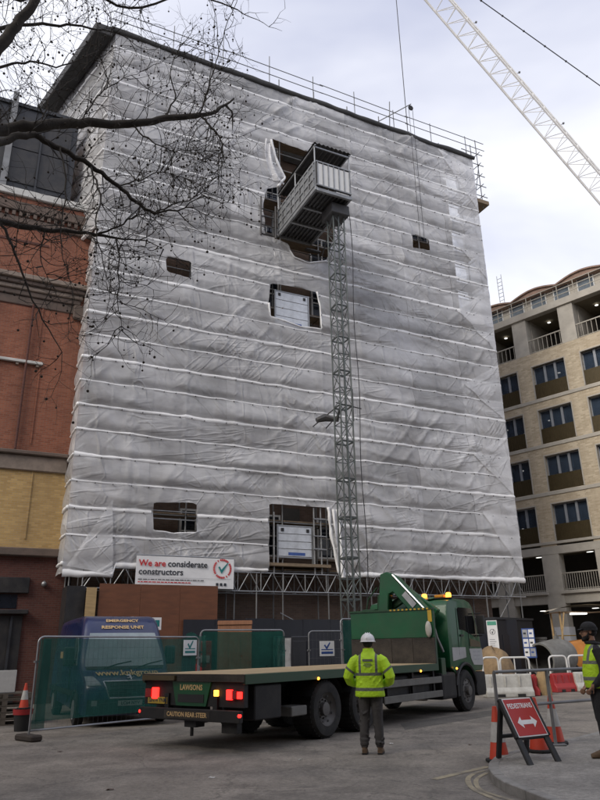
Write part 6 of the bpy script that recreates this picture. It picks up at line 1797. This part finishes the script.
# concrete mixer drum lying with its mouth to the left
md = at_dist(556, 668, 33.0)
dr_ = root('mixer_drum', 'grey steel mixer drum with open mouth behind the red barrier', 'mixer', (md.x, md.y, 0), rotz_of(58))
T = Matrix.Translation((-.85, 0, 1.05)) @ Matrix.Rotation(math.radians(84), 4, 'Y')
m = MB(); m.lathe([(.62,0),(.66,.03),(.70,.5),(.72,1.2),(.62,1.6),(.3,1.75)], 30, T=T, cap=False); m.build('drum_shell', M['drum_grey'], dr_, smooth=35)
m = MB(); m.lathe([(.60,.02),(.64,.5),(.5,1.5)], 30, T=T, cap=False); m.build('drum_inside', M['interior'], dr_, smooth=True)
m = MB(); m.lathe([(.60,-.02),(.68,-.02),(.68,.06),(.60,.06)], 30, T=T, cap=False); m.build('drum_rim', M['drum_grey'], dr_, smooth=35)
m = MB()
for x in (-.4, .5):
    m.bar((x,-.5,0), (x,-.3,.6), .1, .1); m.bar((x,.5,0), (x,.3,.6), .1, .1); m.bar((x,-.5,.35), (x,.5,.35), .08, .08)
m.bar((-.4,0,.35), (.5,0,.35), .1, .1); m.build('drum_stand', M['drum_grey'], dr_)
m = MB(); m.box(.2,.35,-.08,.08,1.75,2.0); m.tube((.28,0,1.9), (.28,0,2.2), .03, 8); m.build('drum_lug', M['drum_grey'], dr_)
# orange dumper with canopy
dp = at_dist(583, 668, 35.5)
du = root('site_dumper', 'orange site dumper with tan canopy roof behind the bearded man', 'dumper', (dp.x, dp.y, 0), rotz_of(95))
m = MB(); m.prism([(-1.1,.55),(-1.0,1.35),(-.6,1.75),(.2,1.85),(1.2,1.45),(1.5,.9),(1.5,.55)], 'y', -.75, .75); m.build('body', M['orange_paint'], du, bevel=.12, seg=2, smooth=40)
for x in (-.8, 1.1):
    for y in (-.8, .8):
        m = MB(); m.lathe([(.2,-.14),(.42,-.14),(.46,-.08),(.46,.08),(.42,.14),(.2,.14)], 20, T=Matrix.Translation((x,y,.46)) @ Matrix.Rotation(math.pi/2,4,'X')); m.build('wheel', M['rubber'], du, smooth=35)
for x in (-.9, 1.6):
    for y in (-.8, .8): MB().tube((x,y,.9), (x,y,3.05), .045, 8).build('canopy_post', M['ply_tan'], du, smooth=True)
m = MB(); m.grid(lambda u, v: (-1.2+3.2*u, -1.0+2.0*v, 3.10+.22*math.sin(math.pi*u)**.6+.02*nz(u*5,v*5,95)), 18, 10); m.grid(lambda u, v: (-1.2+3.2*u, -1.0+2.0*v, 3.02+.02*math.sin(u*9)), 18, 10); m.build('canopy', M['tarp'], du, smooth='all')
m = MB(); m.bar((-1.25,-.95,.6), (-.75,-.95,3.0), .07, .05); m.build('timber_prop', M['ply_tan'], du)
m = MB(); m.box(-.2,.5,-.15,.15,2.93,3.0); m.build('work_lamp', M['white_lamp'], du)
bq = at_dist(542, 660, 38.0)
m = MB(); m.lathe([(.30,0),(.34,1.9),(.37,1.92),(.37,2.0),(.30,2.0),(.27,.1)], 20); o = m.build('waste_drum', M['drum_grey'], None, loc=(bq.x,bq.y,0), smooth=35); tag(o, 'tall pale grey drum in the dark ground floor opening', 'drum')
# navy site hut and notice boards
hu0, hu1 = at_dist(494, 612, 33.5), at_dist(532, 620, 36.5)
hv = Vector((hu1.x-hu0.x, hu1.y-hu0.y, 0)); L = hv.length
hut = root('site_hut', 'dark navy site hut standing behind the notice boards', 'site hut', (hu0.x, hu0.y, 0), rotz_of(math.degrees(math.atan2(hv.x, hv.y))))
MB().box(0, L, 0, 2.4, .05, 2.75).build('hut_shell', M['hoarding_navy'], hut, bevel=.02); MB().box(.5, 1.4, -.03, -.003, .1, 2.1).build('hut_door', M['hoarding_navy'], hut); MB().box(-.05, L+.05, -.05, 2.45, 2.752, 2.85).build('hut_roof', M['slate_clad'], hut)
def board(px0, px1, pyt, pyb, dist, label, poster):
    a, b = at_dist(px0, pyt, dist), at_dist(px1, pyt, dist); L = Vector((b.x-a.x, b.y-a.y, 0)).length
    z1, z0 = a.z, at_dist(px0, pyb, dist).z
    t_ = root('notice_board', label, 'notice board', (a.x, a.y, 0), rotz_of(math.degrees(math.atan2(b.x-a.x, b.y-a.y))))
    H_ = z1-z0
    MB().box(0, L, 0, .03, z0, z1).build('board_panel', M['paper'] if not poster else M['blue_print'], t_)
    for x in (.04, L-.04): MB().tube((x,.05,0), (x,.05,z1), .02, 6).build('board_post', M['galv_dull'], t_)
    if not poster:
        MB().box(.03, L-.03, -.006, -.002, z1-H_*.16, z1-H_*.03).build('board_header', M['green_print'], t_)
        m = MB(); cz = z0+H_*.62
        for k in range(24):
            a0, a1 = 2*math.pi*k/24, 2*math.pi*(k+1)/24
            m.add([(L/2+r*math.cos(q), -.004, cz+r*math.sin(q)) for q, r in ((a0,L*.22),(a1,L*.22),(a1,L*.26),(a0,L*.26))], [(0,1,2,3)])
        m.build('board_emblem', M['dark_print'], t_)
        m = MB(); m.prism([(L*.40,cz),(L*.46,cz+.02),(L*.5,cz-.02),(L*.62,cz+.12),(L*.64,cz+.10),(L*.5,cz-.09)], 'y', -.006, -.002); m.build('board_tick', M['dark_print'], t_)
        for k in range(5): MB().box(L*.15, L*(.6+.2*rnd.random()), -.005, -.002, z0+H_*(.08+.07*k), z0+H_*(.10+.07*k)).build('board_print', M['grey_print'], t_)
    else:
        for i in range(3):
            for j in range(2):
                MB().box(L*(.06+.48*j), L*(.46+.48*j), -.008, -.002, z0+H_*(.05+.32*i), z0+H_*(.32+.32*i)).build('poster', M[('paper','grey_print','paper','paper','grey_print','paper')[i*2+j]], t_)
                MB().box(L*(.12+.48*j), L*(.34+.48*j), -.011, -.0085, z0+H_*(.16+.32*i), z0+H_*(.22+.32*i)).build('poster_print', M['blue_print' if (i+j) % 2 else 'dark_print'], t_)
board(486, 496.5, 620.5, 651, 31.5, 'tall white notice board with green header beside the lorry cab', False)
board(521, 533.5, 628.5, 658, 32.5, 'blue notice board covered with small posters beside the hut', True)
# ================================================================== PEOPLE
def bake(name, mb, mats, parent, voxel, smooth_it=4, assign=None, T=None):
    o = mb.build(name, mats, None)
    r_ = o.modifiers.new('r', 'REMESH'); r_.mode = 'VOXEL'; r_.voxel_size = voxel; r_.use_smooth_shade = True
    s_ = o.modifiers.new('s', 'SMOOTH'); s_.iterations = smooth_it; s_.factor = .5
    dg = bpy.context.evaluated_depsgraph_get()
    me = bpy.data.meshes.new_from_object(o.evaluated_get(dg))
    bpy.data.objects.remove(o)
    me.materials.clear()
    for m in (mats if isinstance(mats, list) else [mats]): me.materials.append(m)
    for p in me.polygons:
        p.use_smooth = True
        p.material_index = assign(p.center) if assign else 0
    ob = link(name, me, parent)
    return ob
def loft(mb, secs, n=20):
    """secs: (centre xyz, rx, ry) horizontal ellipses stacked into a closed body"""
    b = len(mb.V)
    for (x, y, z), rx, ry in secs:
        for j in range(n):
            a = 2*math.pi*j/n
            mb.V.append((x+rx*math.cos(a), y+ry*math.sin(a), z))
    for i in range(len(secs)-1):
        for j in range(n):
            j2 = (j+1) % n
            mb.F.append((b+i*n+j, b+i*n+j2, b+(i+1)*n+j2, b+(i+1)*n+j)); mb.M.append(0)
    mb.F.append(tuple(b+j for j in reversed(range(n)))); mb.M.append(0)
    mb.F.append(tuple(b+(len(secs)-1)*n+j for j in range(n))); mb.M.append(0)
def hand(mb, w, d, side, curl=1.0):
    """palm and five fingers from the wrist w along d; side is the palm's width direction"""
    w, d, side = Vector(w), Vector(d).normalized(), Vector(side).normalized()
    nrm = d.cross(side).normalized()
    mb.path([w, w+d*.05, w+d*.09], [.026,.038,.034], 10, flat=.55)
    for k, (o_, ln) in enumerate(((-.030,.070),(-.010,.080),(.010,.075),(.029,.058))):
        p = w+d*.085+side*o_
        q = p+d*ln*.45+nrm*.008*curl; r = q+d*ln*.25+nrm*ln*.35*curl; s = r-d*.01*curl+nrm*ln*.3*curl
        mb.path([p, q, r, s], [.0098,.0095,.009,.007], 8)
    p = w+d*.03-side*.03
    mb.path([p, p+d*.03-side*.025, p+d*.06-side*.03+nrm*.015], [.012,.011,.009], 8)
def person_head(mb, c, k=1.0):
    c = Vector(c)
    mb.ball(c+Vector((0,-.012,.02)), .092*k, 18, 12, sc=(.84,1.03,1.08))
    mb.ball(c+Vector((0,.022,-.035)), .070*k, 16, 10, sc=(.88,1.0,1.18))
    mb.path([c+Vector((0,.092,.012)), c+Vector((0,.108,-.012)), c+Vector((0,.118,-.028)), c+Vector((0,.098,-.038))], [.010,.013,.017,.013], 8)
    mb.path([c+Vector((-.05,.074,.028)), c+Vector((0,.088,.030)), c+Vector((.05,.074,.028))], .012, 6)
    mb.path([c+Vector((-.024,.090,-.062)), c+Vector((0,.099,-.062)), c+Vector((.024,.090,-.062))], .008, 6)
    mb.ball(c+Vector((0,.078,-.098)), .026, 10, 6)
    for sg in (-1, 1):
        mb.ball(c+Vector((sg*.078,-.010,-.005)), .030, 10, 6, sc=(.35,.7,1.05))
        mb.ball(c+Vector((sg*.030,.080,.010)), .013, 8, 6)
    mb.path([c+Vector((0,-.015,-.06)), c+Vector((0,-.025,-.17))], [.058,.064], 12)
def add_eyes(c, par):
    for sg in (-1, 1):
        m = MB(); m.ball(Vector(c)+Vector((sg*.031,.088,.009)), .009, 8, 6); m.build('eye', M['hair'], par, smooth=True)

# ---- worker seen from behind, hi-vis jacket and white helmet
wk = root('person', 'person in yellow high visibility jacket and white helmet seen from behind beside the lorry', 'person', gnd(373, 754.5), math.radians(-12))
KS = 1.015; wk.scale = (KS,)*3
bd_ = MB()
for sg, fx, fy in ((-1, -.135, .0), (1, .125, .03)):
    bd_.path([(sg*.085,0,.98), (sg*.098,.01,.80), (sg*.105+.0,.02,.52), (fx*.93,.0+fy*.5,.28), (fx*.93,fy,.10)], [.112,.105,.080,.072,.056], 14)
    bd_.path([(fx*.93,fy-.05,.05), (fx*.95,fy+.02,.06), (fx,fy+.12,.045), (fx*1.02,fy+.20,.035)], [.042,.050,.046,.034], 10, flat=1.0)
    bd_.path([(fx*.93,fy-.05,.03), (fx,fy+.20,.025)], [.042,.042], 8, flat=.55)
loft(bd_, [((0,0,.86),.165,.125), ((0,0,1.0),.165,.125), ((0,0,1.2),.17,.12), ((0,0,1.38),.18,.11), ((0,0,1.47),.12,.09)])
person_head(bd_, (0,.02,1.655))
for sg in (-1, 1):
    bd_.path([(sg*.17,0,1.42), (sg*.33,-.05,1.18), (sg*.25,.16,1.04), (sg*.20,.22,1.02)], [.06,.05,.04,.03], 10)
    hand(bd_, (sg*.20,.22,1.02), (-sg*.8,.5,-.15), (0,.3,1), .7)
rk = random.Random(8)
for sg, fx in ((-1, -.13), (1, .12)):   # creases in the trousers
    for k in range(12):
        z = rk.choice((.16,.2,.26,.45,.5,.55,.62,.8,.86))+rk.uniform(-.03,.03); a0 = rk.uniform(0, 6.28); r_ = .062+.045*min(1, z/.9); x0 = sg*(.10+.02*(1-z))
        bd_.path([(x0+r_*math.cos(a0+q), .01+r_*math.sin(a0+q), z+.05*q*rk.choice((-1,1))) for q in (-.7,-.2,.3,.8)], [.004,.014,.014,.004], 6)
def wk_assign(c):
    if c.z < .105: return 2
    if c.z < 1.0 and abs(c.x) < .24 and c.y < .15: return 1
    if c.z > 1.5 or c.y > .15: return 0
    return 1
bdo = bake('body', bd_, [M['skin'], M['cloth_grey'], M['boot']], wk, .0085, 3, wk_assign)
# trouser cuffs gathered over the boots
for sg, fx, fy in ((-1, -.135, .0), (1, .125, .03)):
    m = MB(); m.path([(fx*.93,fy-.0,.12), (fx*.93,fy,.145), (fx*.93,fy,.17), (fx*.94,fy,.21), (fx*.94,fy*.9,.25)], [.055,.072,.066,.074,.068], 14); m.build('trouser_cuff', M['cloth_grey'], wk, smooth='all')
    m = MB(); m.path([(fx*.93,fy-.06,.012), (fx*.97,fy+.05,.012), (fx*1.02,fy+.22,.012)], [.045,.055,.04], 10, flat=.28); m.build('boot_sole', M['rubber'], wk, smooth=True)
hiv = bpy.data.materials.new('hivis_taped'); hiv.use_nodes = True
def stripes(m, rects, base, tape):
    """tape where any of the (axis tests) hold; each rect = list of (axis or '|x|', lo, hi)"""
    n, l = m.node_tree.nodes, m.node_tree.links
    b = n['Principled BSDF']; b.inputs['Roughness'].default_value = .65
    tc = n.new('ShaderNodeTexCoord'); sx = n.new('ShaderNodeSeparateXYZ'); l.new(tc.outputs['Object'], sx.inputs[0])
    ab = n.new('ShaderNodeMath'); ab.operation = 'ABSOLUTE'; l.new(sx.outputs['X'], ab.inputs[0])
    sl = n.new('ShaderNodeMath'); sl.operation = 'MULTIPLY_ADD'; l.new(ab.outputs[0], sl.inputs[0]); sl.inputs[1].default_value = -.75; l.new(sx.outputs['Z'], sl.inputs[2])
    src = {'x': sx.outputs['X'], 'y': sx.outputs['Y'], 'z': sx.outputs['Z'], 'ax': ab.outputs[0], 'sl': sl.outputs[0]}
    tot = None
    def math2(op, a, bb):
        q = n.new('ShaderNodeMath'); q.operation = op; l.new(a, q.inputs[0])
        if isinstance(bb, float): q.inputs[1].default_value = bb
        else: l.new(bb, q.inputs[1])
        return q.outputs[0]
    for r in rects:
        cur = None
        for axn, lo_, hi_ in r:
            t_ = math2('MULTIPLY', math2('GREATER_THAN', src[axn], float(lo_)), math2('LESS_THAN', src[axn], float(hi_)))
            cur = t_ if cur is None else math2('MULTIPLY', cur, t_)
        tot = cur if tot is None else math2('MAXIMUM', tot, cur)
    no = n.new('ShaderNodeTexNoise'); no.inputs['Scale'].default_value = 9; no.inputs['Detail'].default_value = 6; l.new(tc.outputs['Object'], no.inputs['Vector'])
    rp = n.new('ShaderNodeValToRGB'); rp.color_ramp.elements[0].color = (*[c*.75 for c in base],1); rp.color_ramp.elements[1].color = (*[min(1,c*1.1) for c in base],1)
    l.new(no.outputs['Fac'], rp.inputs['Fac'])
    mx = n.new('ShaderNodeMix'); mx.data_type = 'RGBA'; l.new(tot, mx.inputs['Factor']); l.new(rp.outputs['Color'], mx.inputs[6]); mx.inputs[7].default_value = (*tape, 1)
    l.new(mx.outputs[2], b.inputs['Base Color'])
    n2 = n.new('ShaderNodeTexNoise'); n2.inputs['Scale'].default_value = 11; n2.inputs['Detail'].default_value = 3; n2.inputs['Distortion'].default_value = 1.0; l.new(tc.outputs['Object'], n2.inputs['Vector'])
    bp = n.new('ShaderNodeBump'); bp.inputs['Strength'].default_value = .6; bp.inputs['Distance'].default_value = .03
    l.new(n2.outputs['Fac'], bp.inputs['Height']); l.new(bp.outputs['Normal'], b.inputs['Normal'])
stripes(hiv, [[('z',.935,.985),('ax',-1,.30)], [('z',1.165,1.21),('ax',-1,.215)], [('ax',.115,.155),('z',1.18,1.6)], [('ax',.235,.6),('sl',1.0,1.045)]], (.50,.80,.02), (.125,.135,.11))
jk = MB()
loft(jk, [((0,0,.845),.235,.165), ((0,0,.86),.245,.172), ((0,-.005,.95),.235,.165), ((0,-.005,1.08),.222,.155), ((0,-.008,1.2),.225,.155), ((0,-.010,1.32),.235,.15), ((0,-.008,1.40),.235,.14), ((0,-.004,1.46),.195,.12), ((0,0,1.50),.13,.10), ((0,.005,1.54),.095,.09), ((0,.01,1.585),.088,.088)], 28)
for sg in (-1, 1):
    jk.path([(sg*.16,-.005,1.425), (sg*.235,-.015,1.38), (sg*.305,-.035,1.26), (sg*.345,-.045,1.15), (sg*.325,.04,1.08), (sg*.27,.13,1.05), (sg*.225,.20,1.03)], [.085,.090,.086,.082,.078,.070,.060], 16)
rj = random.Random(3)
for k in range(30):   # folds of the heavy cloth
    a = rj.uniform(math.pi*1.05, math.pi*1.95); z = rj.uniform(.9, 1.3)
    p = [Vector((.228*math.cos(a+q*.25), .150*math.sin(a+q*.25), z+q*rj.uniform(-.06,.12))) for q in (-1,0,1)]
    jk.path(p, [.005,rj.uniform(.014,.026),.005], 6)
jkt = bake('jacket', jk, hiv, wk, .009, 3)
for z, w, h in ((1.385, .17, .034), (1.345, .12, .010), (1.322, .15, .010), (1.299, .09, .010)):
    lg_ = MB(); lg_.grid(lambda u, v: ((u-.5)*w, -.1655+.25*((u-.5)*w)**2*4, z+h*v), 6, 2); lg_.build('back_logo', M['tape'], jkt)
hm = MB(); c = Vector((0,.015,1.70))
def helm(u, v):
    a = 2*math.pi*u; e = v*math.pi/2
    return c+Vector((.118*math.cos(a)*math.cos(e), .140*math.sin(a)*math.cos(e), .128*math.sin(e)**.9))
hm.grid(helm, 32, 12); hm.grid(lambda u, v: c+Vector(((.118+.014*v)*math.cos(2*math.pi*u), (.140+.014*v+(.045*v*max(0, math.sin(2*math.pi*u))**2))*math.sin(2*math.pi*u), -.012*v)), 32, 2)
for k in (-1, 0, 1): hm.path([c+Vector((k*.03,-.14+.02*abs(k),.03)), c+Vector((k*.032,-.08,.105)), c+Vector((k*.032,.02,.131)), c+Vector((k*.03,.09,.098))], .008, 6)
hm.build('helmet', M['helmet'], wk, smooth='all')
m = MB(); m.path([c+Vector((.09,-.07,-.02)), c+Vector((.0,-.115,-.04)), c+Vector((-.09,-.07,-.02))], .010, 6); m.build('helmet_strap', M['black_plastic'], wk, smooth=True)
m = MB(); m.ball((0,.0,1.66), .098, 16, 10, sc=(.86,1.0,.75)); m.build('hair', M['hair'], wk, smooth='all')
add_eyes((0,.02,1.655), wk)

# ---- bearded man at the right edge, black clothes and yellow vest
mp = gnd(609.5, 757.5, PAVE_Z)
mn = root('person', 'bearded person in black clothes, black cap and yellow vest standing on the pavement', 'person', (mp.x, mp.y, PAVE_Z), math.radians(82))
mn.scale = (1.015,)*3
bd_ = MB()
for sg, fx, fy in ((-1, -.10, .05), (1, .11, -.06)):
    bd_.path([(sg*.085,0,.97), (sg*.095,.01,.78), (sg*.10,.03+fy*.3,.50), (fx,fy*.8,.26), (fx,fy,.09)], [.112,.102,.076,.066,.052], 14)
    bd_.path([(fx,fy-.05,.045), (fx,fy+.03,.055), (fx,fy+.13,.045), (fx,fy+.21,.03)], [.040,.047,.044,.030], 10)
    bd_.path([(fx,fy-.05,.028), (fx,fy+.21,.022)], .040, 8, flat=.5)
loft(bd_, [((0,0,.86),.165,.135), ((0,.01,1.0),.170,.150), ((0,.015,1.12),.175,.150), ((0,.0,1.3),.19,.135), ((0,-.01,1.42),.185,.11), ((0,-.01,1.50),.10,.085)])
for sg in (-1, 1):
    bd_.path([(sg*.17,-.01,1.42), (sg*.235,-.05,1.2), (sg*.245,-.03,1.08), (sg*.22,.07,.96), (sg*.19,.13,.92)], [.075,.068,.060,.052,.034], 12)
    hand(bd_, (sg*.19,.125,.93), (-sg*.25,.55,-.75), (0,.5,.4), .9)
person_head(bd_, (0,.03,1.665))
def mn_assign(c_):
    if c_.z < .10: return 2
    if c_.z > 1.545: return 0
    if c_.y > .118 and .76 < c_.z < .955 and abs(c_.x) > .08: return 0
    return 1
bake('body', bd_, [M['skin'], M['cloth_black'], M['boot']], mn, .0085, 2, mn_assign)
vest = bpy.data.materials.new('vest_taped'); vest.use_nodes = True
stripes(vest, [[('z',1.00,1.05)], [('z',1.22,1.265)], [('ax',.10,.145),('z',1.26,1.6)]], (.50,.78,.02), (.16,.17,.14))
vt = MB(); loft(vt, [((0,.0,.90),.205,.170), ((0,.01,1.0),.205,.180), ((0,.012,1.12),.205,.178), ((0,.0,1.3),.205,.155), ((0,-.008,1.41),.185,.130), ((0,-.01,1.47),.13,.105), ((0,-.01,1.50),.10,.095)], 28)
bake('vest', vt, vest, mn, .010, 3)
jm = MB(); loft(jm, [((0,0,.82),.19,.158), ((0,.0,.93),.19,.160)], 24); bake('jacket_hem', jm, M['cloth_black'], mn, .012, 2)
m = MB(); c = Vector((0,.03,1.665))
be = MB(); be.ball(c+Vector((0,.040,-.092)), .060, 16, 10, sc=(1.0,.95,.75)); be.ball(c+Vector((0,.078,-.110)), .034, 12, 8); 
for sg in (-1, 1): be.path([c+Vector((sg*.072,.01,.0)), c+Vector((sg*.072,.028,-.05)), c+Vector((sg*.05,.06,-.09))], [.010,.016,.026], 8)
be.path([c+Vector((-.03,.090,-.046)), c+Vector((0,.103,-.044)), c+Vector((.03,.090,-.046))], .009, 6)
bake('beard', be, M['hair'], mn, .010, 2)
ca = MB(); ca.grid(lambda u, v: c+Vector((.100*math.cos(2*math.pi*u)*math.cos(v*math.pi/2)**.8, -.012+.118*math.sin(2*math.pi*u)*math.cos(v*math.pi/2)**.8, .035+.105*math.sin(v*math.pi/2))), 28, 10)
ca.grid(lambda u, v: c+Vector((.104*math.cos(2*math.pi*u), -.012+.122*math.sin(2*math.pi*u), .015+.045*v)), 28, 2)
ca.grid(lambda u, v: c+Vector((.085*(2*u-1)*(1-.25*v), .075+.03*(1-(2*u-1)**2)+.055*v, .042-.016*v)), 10, 5)
ca.build('cap', M['cloth_black'], mn, smooth='all')
m = MB(); m.ball(c+Vector((0,-.03,0)), .094, 16, 10, sc=(.86,1.0,.85)); m.build('hair', M['hair'], mn, smooth='all')
add_eyes((0,.03,1.665), mn)
m = MB(); m.path([(.10*math.cos(a), -.01+.09*math.sin(a), 1.50+.015*math.sin(a)) for a in [2*math.pi*k/16 for k in range(17)]], .026, 8); m.build('collar', M['cloth_black'], mn, smooth='all')
